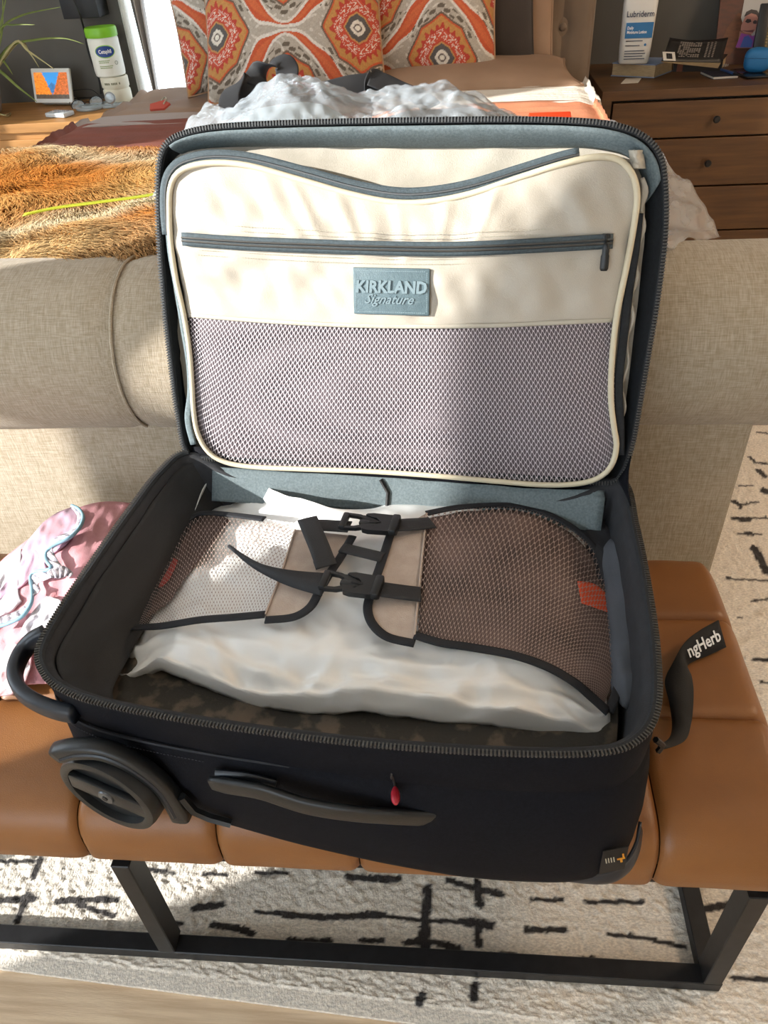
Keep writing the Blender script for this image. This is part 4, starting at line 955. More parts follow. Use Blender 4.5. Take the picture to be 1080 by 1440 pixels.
# ------------------------------------------------------------------ pillows
def ogee(x, y):
    ax, ay = .225, .185
    out = np.zeros(x.shape+(3,)); C = lambda h: np.array(lin(h))
    xf = np.mod(x+ax, 2*ax)-ax; yf_ = np.mod(y+ay, 2*ay)-ay; ya = np.abs(yf_)
    yb = ay*(.5+.44*np.cos(np.pi*xf/ax)); ins = ya < yb
    bx_ = np.where(ins, xf, xf-np.sign(xf)*ax); by_ = np.where(ins, yf_, yf_-np.sign(yf_)*ay); gap = np.abs(ya-yb)/(1+.6*np.abs(np.sin(np.pi*xf/ax)))
    best = np.abs(bx_/.132)**1.6+np.abs(by_/.150)**1.45
    th = np.arctan2(by_/.165, bx_/.130); r = np.sqrt((bx_/.130)**2+(by_/.165)**2); sc = 1+.085*np.abs(np.sin(th*4)); q = best**.72*sc
    col = np.broadcast_to(C('aea394'), out.shape).copy()
    grain = np.sin(x*260+3*np.sin(y*40))*np.sin(y*310); col *= (1+.05*grain)[..., None]
    def put(m, h): col[m] = C(h)*(1+.06*grain[m])[:, None]
    rw = .0015+.017*np.sin(np.pi*xf/ax)**2*(1+.35*np.sin(np.pi*xf/ax*4)); swirl = np.sin(x*95+4*np.sin(y*60))*np.sin(y*88+4*np.sin(x*52))
    put((swirl > .72), 'c9c1b3'); put((gap < rw+.007), 'd6cec1'); put((gap < rw), 'bf5530'); put((gap < rw*.45), 'c7633a')
    leaf = np.sin(th*14+r*9)*np.sin(r*42); put((q > .86) & (q < 1.2) & (leaf > .1) & (gap > .022) & (np.abs(by_) > .055), '655a4c')
    put(q < .84, '6a5747'); put(q < .79, 'c4552f'); put(q < .75, 'b98447')
    spk = .60+.05*np.sin(th*22); put(q < spk, 'b23c2c'); put(q < .53, 'c04c33')
    sw = np.sin(th*8+6*np.sin(q*18)); put((q < .52) & (q > .33) & (np.abs(sw) < .42), 'ded3c4')
    put(q < .31, 'b6402e'); put(q < .28, 'bd8950'); put(q < .245, '57524f'); put(q < .14, 'd9cfc0'); put(q < .075, '6b5d54'); put(q < .045, 'e0d8c8')
    return col
m_pil = mat('printed_cotton', 'ffffff', .9, (.9, 1.08), 260, attr=True, bump=.3, bs=600, sheen=.1)
def pillow(name, label, c, wdt, hgt, th, yaw, lean, m, pattern=None, n=110, roll_=0, group=None, seed=0, org=(0, 0)):
    R = Matrix.Translation(c)@Matrix.Rotation(math.radians(yaw), 4, 'Z')@Matrix.Rotation(math.radians(90-lean), 4, 'X')@Matrix.Rotation(math.radians(roll_), 4, 'Z')
    def fn(u, v, s):
        a, b = 2*u-1, 2*v-1
        x = wdt/2*a*(1-.06*(1-b*b)); y = hgt/2*b*(1-.06*(1-a*a))
        z = s*th/2*(max(0, (1-abs(a)**3))*max(0, (1-abs(b)**3)))**.5+.004*nz(x*8, y*8, seed)
        return R@Vector((x, y, z))
    uv = np.array([(i/n, j/n) for j in range(n+1) for i in range(n+1)])
    g = G().grid(lambda u, v: fn(u, v, 1), n, n); k = len(g.v); g.grid(lambda u, v: fn(1-u, v, -1), 40, 40)
    col = None
    if pattern:
        X_, Y_ = (uv[:, 0]-.5)*wdt*1.0, (uv[:, 1]-.5)*hgt
        col = np.ones((len(g.v), 3))*np.array(lin('b5aa99')); col[:k] = ogee(X_+org[0], Y_+org[1])
    t = thing(name, label, 'pillow', c, group)
    part('cushion', g, m, t, col=col, smooth='all', fixn=False)
    e = []
    for a, b in [(q, -1) for q in np.linspace(-1, 1, 30)]+[(1, q) for q in np.linspace(-1, 1, 30)[1:]]+[(q, 1) for q in np.linspace(1, -1, 30)[1:]]+[(-1, q) for q in np.linspace(1, -1, 30)[1:-1]]: e.append(fn((a+1)/2, (b+1)/2, 0))
    part('piped_edge', G().tube(e, .004, 6, closed=True), mat('edge_'+name, 'b08a6a', .9) if pattern else m, t, smooth='all')
    return t
PG = 'patterned throw pillows'
pillow('throw_pillow', 'leftmost ornate patterned throw pillow against the bright window', (-.675, 2.94, 1.16), .52, .52, .17, 12, 15, m_pil, True, 200, 4, seed=1, org=(.055, -.02), group=PG)
pillow('throw_pillow', 'ornate patterned throw pillow in the middle, in front of its two neighbours', (-.50, 2.75, 1.145), .56, .53, .19, 2, 24, m_pil, True, 230, 0, seed=2, org=(.01, -.085), group=PG)
pillow('throw_pillow', 'ornate patterned throw pillow on the right beside the dark brown one', (-.13, 2.875, 1.14), .52, .50, .17, -4, 20, m_pil, True, 200, 0, seed=3, org=(.13, .015), group=PG)
m_brown = mat('dark_brown_velvet', '3a3029', .9, '322922', 8, sheen=.2, bump=.2, bs=200)
pillow('brown_pillow', 'dark brown pillow leaning between the patterned pillows and the headboard', (.0, 2.98, 1.17), .50, .56, .16, -6, 14, m_brown, None, 50, 2, seed=4)
m_sham = mat('tan_sham', 'a5876f', .85, '987a62', 6, bump=.2, bs=40)
pillow('tan_pillow', 'tan flanged pillow behind the dark brown pillow', (.045, 3.03, 1.13), .56, .56, .08, -4, 4, m_sham, None, 50, 0, seed=5)
pillow('bed_pillow', 'tan bed pillow lying flat under the other pillows at the right', (.02, 2.80, .915), .70, .36, .10, 3, 88, m_sham, None, 50, 0, seed=6)

# ------------------------------------------------------------------ clear plastic bag and backpack behind the lid
m_film = film('clear_film', 'ccd5dc', .74, .07)
nt = m_film.node_tree
def fz(x, y):
    return .925+.16*math.exp(-((x+.36)/.17)**2-((y-1.72)/.30)**2)+.13*math.exp(-((x+.04)/.20)**2-((y-1.75)/.26)**2)+.07*math.exp(-((x+.55)/.05)**2-((y-1.8)/.15)**2)
def ff2(u, v):
    x = -.60+.98*u; y = 1.52+.55*v; z = fz(x, y); n = .045*(crumple(x, y, 9, 1)+.5)+.018*crumple(x, y, 27, 4)+.015*nz(x, y, 3, 9)
    return (x, y, z+n*(1 if z > .93 else .5))
pb = thing('clear_plastic_bag', 'crinkled clear plastic bag over a backpack behind the suitcase lid', 'bag', (-.2, 1.75, .93))
part('film', G().grid(ff2, 190, 110), m_film, pb, smooth='all', solid=.0008)
def cf(u, v):
    p = np.array(uz(*(cr([(930, 225), (955, 260), (985, 295), (1012, 345)], 30)[int(round(u*29))]), .90-.10*u)); q = np.array(uz(*(cr([(890, 235), (900, 280), (915, 320), (935, 360)], 30)[int(round(u*29))]), .93))
    m = p*(1-v)+q*v; m[2] += .04*crumple(u*.35, v*.2, 9, 2)+.02; return m
part('film_corner', G().grid(cf, 29, 20), film('cloudy_film', 'd8d6d4', .55, .1), pb, smooth='all', solid=.0008)
bp = thing('backpack', 'black backpack with webbing straps wrapped in the clear plastic bag', 'backpack', (-.2, 1.85, .93))
m_pad = mat('backpack_fabric', '2a2c33', .8, '6a727a', 7, bump=.4, bs=90); m_foam = mat('pale_foam', 'b3c0c4', .8, '8a969b', 9, bump=.4, bs=40)
g = G().sphere((-.36, 1.74, .955), (.17, .24, .105), 28); g.v = [(x+.01*nz(x*9, y*9, z*9), y, z+.012*nz(x*8, y*8, z*8)) for x, y, z in g.v]
part('padding', g, m_foam, bp, smooth='all')
g = G().sphere((-.04, 1.78, .945), (.20, .20, .085), 28); g.v = [(x, y, z+.012*nz(x*8, y*8, z*8)) for x, y, z in g.v]
part('body', g, m_pad, bp, smooth='all')
def strap(pts, wd, name='shoulder_strap', side_=(.72, .6, .3)):
    P = [uy(x, y, Y) for x, y, Y in cr(pts, 40)]; up_ = []
    part(name, G().tube(P, wd, up=np.array(side_), prof=[(.1*math.copysign(abs(math.cos(q))**.5, math.cos(q)), .85*math.copysign(abs(math.sin(q))**.5, math.sin(q))) for q in np.linspace(0, 2*math.pi, 15)[:-1]]), M['webbing'], bp, smooth='all')
strap([(326, 165, 1.8), (322, 140, 1.86), (330, 121, 1.92), (342, 118, 1.95), (350, 130, 1.93), (346, 150, 1.85)], .028)
strap([(352, 120, 1.95), (365, 104, 1.98), (385, 90, 2.0), (398, 88, 2.0), (404, 100, 1.98), (400, 118, 1.92), (385, 128, 1.86)], .032)
strap([(452, 128, 1.93), (490, 120, 1.95), (530, 117, 1.97)], .03, 'carry_strap')
strap([(520, 108, 1.95), (532, 113, 1.95), (560, 124, 1.95), (590, 136, 1.92), (606, 150, 1.86)], .026)
strap([(520, 128, 1.95), (521, 112, 1.95), (530, 107, 1.96), (540, 116, 1.96)], .018)
# red box end on the lid's far side
R0 = uz(777, 172, .965)
rb_ = part('red_box', G().box(fr(R0+np.array((0, .05, -.012)), (1, -.02, 0), (0, 1, .25)), .098, .07, .018, .003), mat('red_card', 'e2431c', .45), None)
tag(rb_, 'flat bright red orange card box on the coral quilt behind the lid', 'box')
FR_ = fr(R0+np.array((0, .0145, -.0080)), (1, -.02, 0), (0, -.25, 1))
part('lettering', text_geo('•' if False else 'a', .001, FR_), M['wink'], rb_) if False else None

# ------------------------------------------------------------------ right nightstand
NZ = .83; fY = float(uz(842, 129, NZ)[1]); nx0 = float(uz(842, 129, NZ)[0])+.012; nx1 = nx0+1.15
ns = thing('dresser', 'dark walnut dresser with three drawers right of the bed', 'dresser', ((nx0+nx1)/2, (fY+WB)/2, 0))
part('top', G().bx(nx0, nx1, fY-.006, WB-.01, NZ-.030, NZ, .002), M['wood'], ns, smooth=False)
g = G().bx(nx0, nx0+.035, fY, WB-.012, .05, NZ-.0305).bx(nx1-.035, nx1, fY, WB-.012, .05, NZ-.0305).bx(nx0+.035, nx1-.035, WB-.03, WB-.013, .05, NZ-.031).bx(nx0+.035, nx1-.035, fY+.02, WB-.03, .05, .08)
part('carcass', g, M['wood'], ns, smooth=False)
zs = [NZ-.036, float(uy(960, 194, fY)[2]), float(uy(975, 262, fY)[2]), float(uy(990, 324, fY)[2])]; zs.append(zs[-1]-.16)
for k in range(4):
    dw = part('drawer', G().bx(nx0+.041, nx1-.041, fY-.002, fY+.018, zs[k+1]+.003, zs[k]-.003, .002), M['wood'], ns, smooth=False)
    kx = float(uy(1005 if k == 0 else 992, (zs[k]+zs[k+1])/2, fY)[0]); kz = (zs[k]+zs[k+1])/2
    kx = float(uy(1007, 158, fY)[0]) if k == 0 else float(uy(993, 229, fY)[0])
    part('knob', G().lathe([(.005, 0), (.005, .012), (.011, .016), (.012, .022), (.008, .027)], Matrix.Translation((kx, fY-.002, kz))@Matrix.Rotation(math.pi/2, 4, 'X'), 16), M['black_metal'], dw)
part('drawer_gap_shade', G().bx(nx0+.036, nx1-.036, fY+.020, fY+.03, .08, NZ-.031), M['black'], ns, smooth=False)  # black sheet behind the drawer fronts stands in for shade in the gaps
def onR(px, py, dz=0): return uz(px, py, NZ+dz)
def book(name, label, quad, z0, h, mc, mp, cat='book', spine=0):
    # quad: four ground corners (front left, front right, back right, back left)
    P = [np.array(q) for q in quad]; t = thing(name, label, cat, ((P[0]+P[2])/2*np.array((1, 1, 0))+np.array((0, 0, z0))))
    def pr(ins, a, b):
        c = sum(P)/4; Q = [c+(p-c)*ins for p in P]; g = G(); g.add([(q[0], q[1], a) for q in Q]+[(q[0], q[1], b) for q in Q], [(3, 2, 1, 0), (4, 5, 6, 7), (0, 1, 5, 4), (1, 2, 6, 5), (2, 3, 7, 6), (3, 0, 4, 7)]); return g
    ct = min(.003, h*.15)
    part('pages', pr(.97, z0+ct, z0+h-ct), mp, t, smooth=False); part('cover', pr(1, z0, z0+ct), mc, t, smooth=False); part('cover', pr(1, z0+h-ct, z0+h), mc, t, smooth=False)
    return t
m_pages = mat('book_pages', 'bfa883', .85, 'a8926f', 60, st=(1, 1, 14)); m_cream = mat('cream_cover', 'cdb892', .6)
book('thick_book', 'thick cream paperback lying under the white lotion bottle', [onR(859, 107), onR(920, 110), onR(946, 100), onR(880, 98)], NZ, .042, mat('blue_cover', '7d8fae', .5), m_pages)
# lotion bottle
bb = uz(890, 89, NZ+.043); lb_ = thing('lotion_bottle', 'white lotion bottle with a blue pump standing on the thick cream paperback', 'bottle', bb)
FB = fr(bb, (1, -.10, 0), (0, 0, 1)); exb = unit((1, -.10, 0)); eyb = np.cross((0, 0, 1), exb)
hB, wB = .215, .105
def obl(z, w_, d_): return [bb+exb*(w_/2*math.copysign(abs(math.cos(q))**.45, math.cos(q)))+eyb*(d_/2*math.copysign(abs(math.sin(q))**.6, math.sin(q)))+np.array((0, 0, z)) for q in np.linspace(0, 2*math.pi, 33)[:-1]]
lps = [obl(z, w_, d_) for z, w_, d_ in ((0, .094, .04), (.006, .102, .05), (.05, .107, .052), (.12, .110, .052), (.185, .113, .05), (.198, .108, .046), (.207, .080, .04), (.213, .036, .034))]
part('bottle_body', G().rows(lps, True, True), mat('white_bottle', 'd9d6cf', .35), lb_, smooth='all')
m_bl = mat('pump_blue', '2474b4', .35)
pp_ = part('pump', G().lathe([(.017, .2132), (.018, .225), (.014, .232), (.008, .234), (.008, .262), (.016, .264), (.016, .275), (.006, .278)], Matrix.Translation(bb), 20), m_bl, lb_)
part('nozzle', G().tube([bb+np.array((0, 0, .270)), bb+exb*.03+np.array((0, 0, .271)), bb+exb*.045+np.array((0, 0, .262))], .006, 8), m_bl, pp_)
fb = lambda x, z, o=.0285: Matrix(((exb[0], 0, -eyb[0], (bb+exb*x-eyb*o)[0]), (exb[1], 0, -eyb[1], (bb+exb*x-eyb*o)[1]), (0, 1, 0, bb[2]+z), (0, 0, 0, 1)))
m_navy = mat('navy_ink', '2b3550', .6)
part('lettering', text_geo('Lubriderm', .025, fb(.002, .150), .0003, 0, .0002, sx=.86), m_navy, lb_, smooth=False)
lbp = part('blue_label', G().box(fb(.004, .103, .0275), .090, .046, .0016), mat('label_blue', '2d6fa3', .5), lb_, smooth=False)
part('label_lettering', text_geo('Daily\nMoisture Lotion', .0125, fb(-.036, .104, .0285), .0002, 0, .0003, 'LEFT', sx=.8), M['wink'], lbp, smooth=False)
g = G()
for z, x0, x1 in ((.072, -.036, .02), (.058, -.036, .012), (.042, -.036, .03), (.034, -.036, .034), (.026, -.036, .026), (.018, -.036, .034)): g.box(fb((x0+x1)/2, z, .028), x1-x0, .0022, .0006)
part('small_print', g, m_navy, lb_, smooth=False)
part('small_mark', G().lathe([(.004, 0), (.004, .0006)], fb(.03, .06, .028), 12), m_bl, lb_)
# white card
q = [onR(873, 118), onR(897, 117), onR(902, 110.5), onR(880, 111)]
g = G(); g.add([(p[0], p[1], NZ+z) for z in (.0005, .0018) for p in q], [(3, 2, 1, 0), (4, 5, 6, 7), (0, 1, 5, 4), (1, 2, 6, 5), (2, 3, 7, 6), (3, 0, 4, 7)])
tag(part('paper_card', g, mat('card_white', 'cfc6b8', .8), None, smooth=False), 'small blank white card lying in front of the thick cream paperback', 'card')
# black paperbacks
m_bk = mat('black_cover', '171413', .45)
q = [onR(946, 101), onR(1014, 100), onR(1020, 92), onR(952, 93)]
b1 = book('black_paperback', 'black paperback lying flat with its lettered spine outward, under the leaning one', q, NZ, .036, m_bk, m_pages)
s0, s1 = onR(946, 101), onR(1014, 100); e_ = unit(s1-s0); nb = np.cross(e_, (0, 0, 1))
part('spine', G().box(fr((s0+s1)/2+np.array((0, 0, .018))+nb*.001, e_, (0, 0, 1)), np.linalg.norm(s1-s0), .036, .003), m_bk, b1, smooth=False)
FB1 = fr((s0+s1)/2+np.array((.03, 0, .018))+nb*.004, e_, (0, 0, 1)); g = G()
for k in range(22):
    if k in (6, 11, 17): continue
    g.box(FB1@Matrix.Translation((-.055+.006*k, 0, 0)), .0036, .009 if k % 3 else .007, .0006)
part('spine_print', g, mat('grey_print', 'a9a39b', .7), b1, smooth=False)
part('spine_label', G().box(fr(s0+e_*.022+np.array((0, 0, .018))+nb*.003, e_, (0, 0, 1)), .02, .034, .001), mat('rust_label', '6d3b28', .6), b1, smooth=False)
# leaning book with its back cover outward
c0, c1, c2, c3 = uy(930, 86, 3.02), uy(1014, 88, 3.04), uy(1024, 53, 3.12), uy(942, 53, 3.10)
b2 = thing('leaning_paperback', 'black paperback leaning open with its text covered back outward', 'book', (c0+c1)/2)
n_ = unit(np.cross(c1-c0, c3-c0)); n_ = n_ if n_[1] < 0 else -n_
def cov(u, v):
    p = (c0*(1-u)+c1*u)*(1-v)+(c3*(1-u)+c2*u)*v; return p+n_*(-.012*math.sin(math.pi*u)*v)
part('cover', G().grid(cov, 16, 6), m_bk, b2, solid=.002, smooth='all')
pgs = G().grid(lambda u, v: cov(u, v)-n_*(.004+.02*u), 16, 6); pgs2 = G().grid(lambda u, v: cov(u, v)-n_*.003, 16, 6)
g = G(); g.add(pgs.v+pgs2.v, pgs.f+[tuple(i+len(pgs.v) for i in f[::-1]) for f in pgs2.f]); R_ = [17*k+16 for k in range(7)]; n0 = len(pgs.v)
g.f += [(R_[k], R_[k+1], R_[k+1]+n0, R_[k]+n0) for k in range(6)]
g.f += [(16-k-1 if False else k, k+1, k+1+n0, k+n0) for k in range(16)]
part('pages', g, m_pages, b2, smooth=False)
e_ = unit(c1-c0); u_ = unit(c3-c0); FB2 = lambda u, v, o=.002: fr(cov(u, v)+n_*o, e_, u_, None)
g = G(); wtx = np.linalg.norm(c1-c0)
for k in range(13):
    v = .88-.055*k
    L_ = .40 if k not in (4, 9) else .2
    for s in range(int(L_*26)):
        u = .22+s/26
        if rng.random() < .86 and not (u < .24 and v < .35): g.box(FB2(u+.01, v, .0016), wtx/26*.72, .0022, .0005)
for k in range(10):
    v = .86-.07*k
    for u in (.70, .76, .82): g.box(FB2(u, v, .0016), wtx*.03, .0024, .0005)
part('back_print', g, mat('brown_grey_print', '8d8379', .7), b2, smooth=False, kind='stuff')
bc = part('barcode_label', G().box(FB2(.10, .20, .0018), .042, .035, .0008), mat('label_white', 'cfc9bf', .7), b2, smooth=False)
g = G()
for k in range(9): g.box(FB2(.10+(k-4)*.011, .20, .0026), .0014+.0008*(k % 3), .022, .0004)
part('barcode', g, M['ink'], bc, smooth=False)
# notebook, pen, phone, earbud case
book('notebook', 'small dark navy notebook lying under the pen on the dresser', [onR(1003, 112), onR(1038, 110), onR(1034, 103), onR(984, 104)], NZ, .009, mat('navy_cover', '1d2130', .6), mat('white_pages', 'c9c2b6', .8))
pn = thing('pen', 'thin blue and black pen lying on the navy notebook', 'pen', onR(1025, 102, .015)); p0_, p1_ = uz(1014, 97.5, NZ+.014), uz(1040, 106, NZ+.014)
part('barrel', G().tube([p0_+(p1_-p0_)*q for q in (0, .7)], .0042, 8), mat('pen_blue', '39588e', .4), pn); part('tip', G().tube([p0_+(p1_-p0_)*q for q in (.702, .9, 1)], [.0042, .0036, .001], 8), M['black'], pn)
ph0 = onR(1055, 103, .005); g = G().box(fr(ph0, (1, .12, 0), (-.12, 1, 0)), .085, .15, .008, .003)
tag(part('phone', g, mat('phone_glass', '15161a', .15), None), 'black phone lying flat under the blue earbud case', 'phone')
ec = uz(1062, 101, NZ+.0095); et = thing('earbud_case', 'rounded bright blue earbud case on the black phone', 'case', ec)
m_eb = mat('silicone_blue', '1f6aa0', .55)
FE = fr(ec, (1, -.25, 0), (.25, 1, 0))
def ecb(z0, z1, shift):
    out = []
    for z in np.linspace(z0, z1, 9):
        q = abs(z-.036)/.038; k_ = max(.05, 1-q**3.2)**.4
        out.append([FE@Vector((.044*k_*math.copysign(abs(math.cos(a))**.55, math.cos(a)), shift+.027*k_*math.copysign(abs(math.sin(a))**.6, math.sin(a)), z)) for a in np.linspace(0, 2*math.pi, 29)[:-1]])
    return G().rows(out, True, True)
part('base', ecb(.0, .0435, 0), m_eb, et); part('cap', ecb(.0448, .0735, .001), m_eb, et)
part('hinge_seam', ecb(.0425, .0458, .002), mat('seam_blue', '124468', .6), et)
# photo and framed print on the wall side
q = [uy(1004, 89, 3.30), uy(1080, 84, 3.30), uy(1110, -60, 3.40), uy(1030, -55, 3.40)]
bl, br = q[0], q[1]; bl[2] = br[2] = NZ+.001
pf = thing('photo_print', 'brown edged photo of a dark haired person in sunglasses and a purple and blue shirt', 'photo', (bl+br)/2)
eu = unit(br-bl); ev = unit((q[3]-bl)-eu*((q[3]-bl)@eu)); npf = np.cross(eu, ev); PWd, PHt = .42, .46
FP = lambda x, y, o=0: Matrix(((eu[0], ev[0], npf[0], *(bl+eu*x+ev*y+npf*o)[:1]), (eu[1], ev[1], npf[1], (bl+eu*x+ev*y+npf*o)[1]), (eu[2], ev[2], npf[2], (bl+eu*x+ev*y+npf*o)[2]), (0, 0, 0, 1)))
part('backing_board', G().box(FP(PWd/2, PHt/2, -.005), PWd, PHt, .008), mat('photo_brown', '5a2f20', .5, '4a2a1e', 30, st=(1, 8, 1)), pf, smooth=False)
def pxy(px, py):
    p = upl(px, py, bl, npf)-bl; return p@eu, p@ev
def flat(pts, name, m, o): return part(name, G().prism([pxy(x, y) for x, y in pts], FP(0, 0, o), .0006), m, pf, smooth=False)
P_ = lambda n, h: mat(n, h, .5)
flat([(1026, 78), (1012, 78), (1014, 60), (1022, 40), (1038, 18), (1048, 20), (1040, 60)], 'printed_brick', mat('print_brick', '6b4028', .6, '57341f', 40, st=(1, 6, 1)), .0004)
flat([(1046, 40), (1042, 25), (1052, -30), (1090, -30), (1090, 14), (1072, 20), (1062, 55)], 'printed_wall', P_('print_wall', 'b5b1ac'), .0010)
flat([(1036, 68), (1060, 68), (1056, 48), (1040, 44)], 'printed_neck', P_('print_neck', '9c6a5a'), .0016)
flat([(1034, 67), (1060, 67), (1062, 49), (1058, 51), (1052, 49), (1042, 47)], 'printed_shirt', P_('print_purple', '94489a'), .0022)
flat([(1040, 67), (1056, 67), (1058, 58), (1052, 50), (1046, 52)], 'printed_shirt', P_('print_blue', '4b64ac'), .0028)
flat([(1041, 43), (1042, 36), (1046, 27), (1050, 20), (1058, 17), (1065, 20), (1065, 30), (1062, 42), (1057, 48), (1048, 47)], 'printed_face', P_('print_skin', 'b77f70'), .0032)
flat([(1046, 24), (1049, 17), (1056, 13.5), (1064, 15), (1067, 20), (1066, 26), (1063, 21), (1056, 19)], 'printed_hair', P_('print_hair', '332b2d'), .0038)
flat([(1047, 31), (1050, 27), (1055, 27.5), (1056, 31), (1051, 33)], 'printed_sunglasses', P_('print_dark', '35292a'), .0044)
flat([(1058, 31), (1061, 28.5), (1064, 30), (1063, 34), (1059, 34)], 'printed_sunglasses', P_('print_dark2', '3d3031'), .0044)
flat([(1041, 43), (1050, 43.5), (1060, 42), (1058, 46), (1049, 45)], 'printed_mouth', P_('print_mouth', '6d4145'), .0044)
fq0 = uy(1056, 83, 3.24); fq1 = uy(1062, 20, 3.28); fx = unit((1, -.16, 0)); fyv = unit(fq1-fq0-fx*((fq1-fq0)@fx)); fyv = unit((0.02, .22, 1))
fz_ = np.array((fq0[0], fq0[1], NZ+.002)); fram = thing('framed_print', 'black framed gold edged print at the right end of the dresser', 'frame', fz_)
FM = fr(fz_, fx, fyv); Wf, Hf = .26, .19
g = G()
for x, y, sx, sy in ((.0175, Hf/2, .035, Hf), (Wf-.0175, Hf/2, .035, Hf), (Wf/2, .0125, Wf-.07, .025), (Wf/2, Hf-.0125, Wf-.07, .025)): g.box(FM@Matrix.Translation((x, y, 0)), sx, sy, .022, .003)
part('frame', g, mat('black_frame', '15181b', .4), fram)
g = G()
for k in range(14): g.box(FM@Matrix.Translation((.04, .035+.0095*k, .008)), .006, .006, .004, .001, 1)
part('gold_beads', g, mat('gold_bead', 'a08c62', .4, metal=.4), fram, kind='stuff')
part('print', G().box(FM@Matrix.Translation((Wf/2, Hf/2, -.004)), Wf-.065, Hf-.045, .004), mat('landscape_print', '8d8468', .7, '4e4a3a', 14), fram, smooth=False)

# ------------------------------------------------------------------ left nightstand and what stands on it
LZ = .79; lx1 = -1.275; lfY = float(uz(15, 175, LZ)[1])
ln = thing('nightstand', 'oak nightstand left of the bed under the smart display', 'nightstand', (-1.75, (lfY+WB)/2, 0))
part('top', G().bx(-2.45, lx1, lfY, WB-.01, LZ-.032, LZ, .002), M['wood_light'], ln, smooth=False)
part('carcass', G().bx(-2.43, lx1-.01, lfY+.012, WB-.012, .08, LZ-.0325), M['wood_light'], ln, smooth=False)
for k in range(2):
    dw = part('drawer', G().bx(-2.42, lx1-.02, lfY-.002, lfY+.0115, .42-.30*k, .735-.315*k, .002), M['wood_light'], ln, smooth=False)
    part('knob', G().lathe([(.005, 0), (.005, .012), (.012, .016), (.012, .022), (.008, .027)], Matrix.Translation((-1.85, lfY-.002, .58-.31*k))@Matrix.Rotation(math.pi/2, 4, 'X'), 16), M['black_metal'], dw)
def onL(px, py, dz=0): return uz(px, py, LZ+dz)
# smart display
d0 = uy(51, 147, 3.345); d0[2] = LZ; d1 = d0+np.array((.172, -.035, 0)); eu = unit(d1-d0); ev = unit(np.array((0, .30, 1)) - eu*(np.array((0, .30, 1))@eu)); npf2 = np.cross(eu, ev); wD = np.linalg.norm(d1-d0)*1.02; hD = wD*.68
sdp = thing('smart_display', 'white framed smart display showing an autumn canyon on the nightstand', 'display', (d0+d1)/2)
FD = Matrix(((eu[0], ev[0], npf2[0], d0[0]), (eu[1], ev[1], npf2[1], d0[1]), (eu[2], ev[2], npf2[2], d0[2]+.012), (0, 0, 0, 1)))
part('housing', G().box(FD@Matrix.Translation((wD/2, hD/2, 0)), wD, hD, .012, .004, 3), M['white'], sdp)
part('stand', G().box(FD@Matrix.Translation((wD/2, .012, -.03)), wD*.8, .03, .05, .008, 3), mat('grey_base', 'a9aaa4', .7), sdp)
sw, sh = wD*.86, hD*.76; ng = 56
def scol(u, v):
    n = noise.noise(Vector((u*14, v*14, 3)))*.5+noise.noise(Vector((u*34, v*34, 5)))*.5
    sky = np.array(lin('3f93d8'))*(1-.25*v); orange = np.array(lin('d07a2c')); 
    lw = .27+.30*(1-v)**1.0+.04*n; rw = .36+.30*(1-v)**1.1+.04*n
    left = u < lw-.02+.0*v; right = (1-u) < rw*.95-.10
    c = sky
    mt = .62-1.1*abs(u-.52)+.10*n
    if v < mt: c = np.array(lin('3e6c9c'))*(1+.5*n)
    if left: c = orange*(1+.9*n)
    if right: c = np.array(lin('b5602f'))*(1+.9*n)
    if v < .16+.05*n: c = np.array(lin('4d4238'))*(1+.6*n)
    return np.clip(c, .003, 1)
g = G().grid(lambda u, v: FD@Vector((wD/2+sw*(u-.5), hD/2+sh*(v-.5), .0066)), ng, ng)
part('screen', g, mat('lit_screen', 'ffffff', .3, attr=True, emit=.75), sdp, smooth=False, fixn=False, col=np.array([scol(i/ng, j/ng) for j in range(ng+1) for i in range(ng+1)]), label='lit screen with blue sky between orange slopes')
part('clock_digits', text_geo('10:24', .012, FD@Matrix.Translation((wD*.2, hD*.22, .0072)), .0002), M['wink'], sdp, smooth=False) if False else None
# tub of wipes on a canister
cb_ = uy(167, 137, 3.33); cb_[2] = LZ
cn = thing('white_canister', 'cream canister on a wide lid under the green capped wipes tub', 'canister', cb_); MC = Matrix.Translation(cb_)
m_can = mat('cream_canister', 'ddd8c2', .5)
part('base_rim', G().lathe([(.062, 0), (.064, .004), (.063, .009), (.05, .011)], MC, 32), m_can, cn)
part('can_body', G().lathe([(.05, .0112), (.053, .016), (.053, .05), (.048, .056), (.053, .062), (.053, .094), (.05, .098)], MC, 32), m_can, cn)
g = G()
for k in range(12):
    a = -2.1+k*.11
    if k % 5: g.box(Matrix.Translation(cb_+np.array((.0535*math.cos(a), .0535*math.sin(a), .077)))@Matrix.Rotation(a+math.pi/2, 4, 'Z')@Matrix.Rotation(math.pi/2, 4, 'X'), .004, .007, .0008)
part('can_print', g, mat('olive_ink', '6b6a4e', .7), cn, smooth=False)
tb_ = cb_+np.array((-.008, 0, .0985)); MT = Matrix.Translation(tb_)
wt = thing('wipes_tub', 'white wipes tub with a lime green lid standing on the cream canister', 'tub', tb_)
part('tub_body', G().lathe([(.05, 0), (.056, .005), (.058, .02), (.058, .125), (.055, .132)], MT, 36), mat('tub_white', 'e6e6da', .4), wt)
part('tub_lid', G().lathe([(.059, .1322), (.060, .135), (.060, .158), (.057, .164), (.02, .166)], MT, 36), mat('lime_lid', '7fc02a', .4), wt)
vd = unit(np.array((-tb_[0], -tb_[1], 0))); av = math.atan2(vd[1], vd[0])-.05
def cyl_text(geo, r):
    out = G(); out.f = geo.f
    for x, y, z in geo.v: a = av+x/r; out.v.append((tb_[0]+(r+z)*math.cos(a), tb_[1]+(r+z)*math.sin(a), tb_[2]+y))
    return out
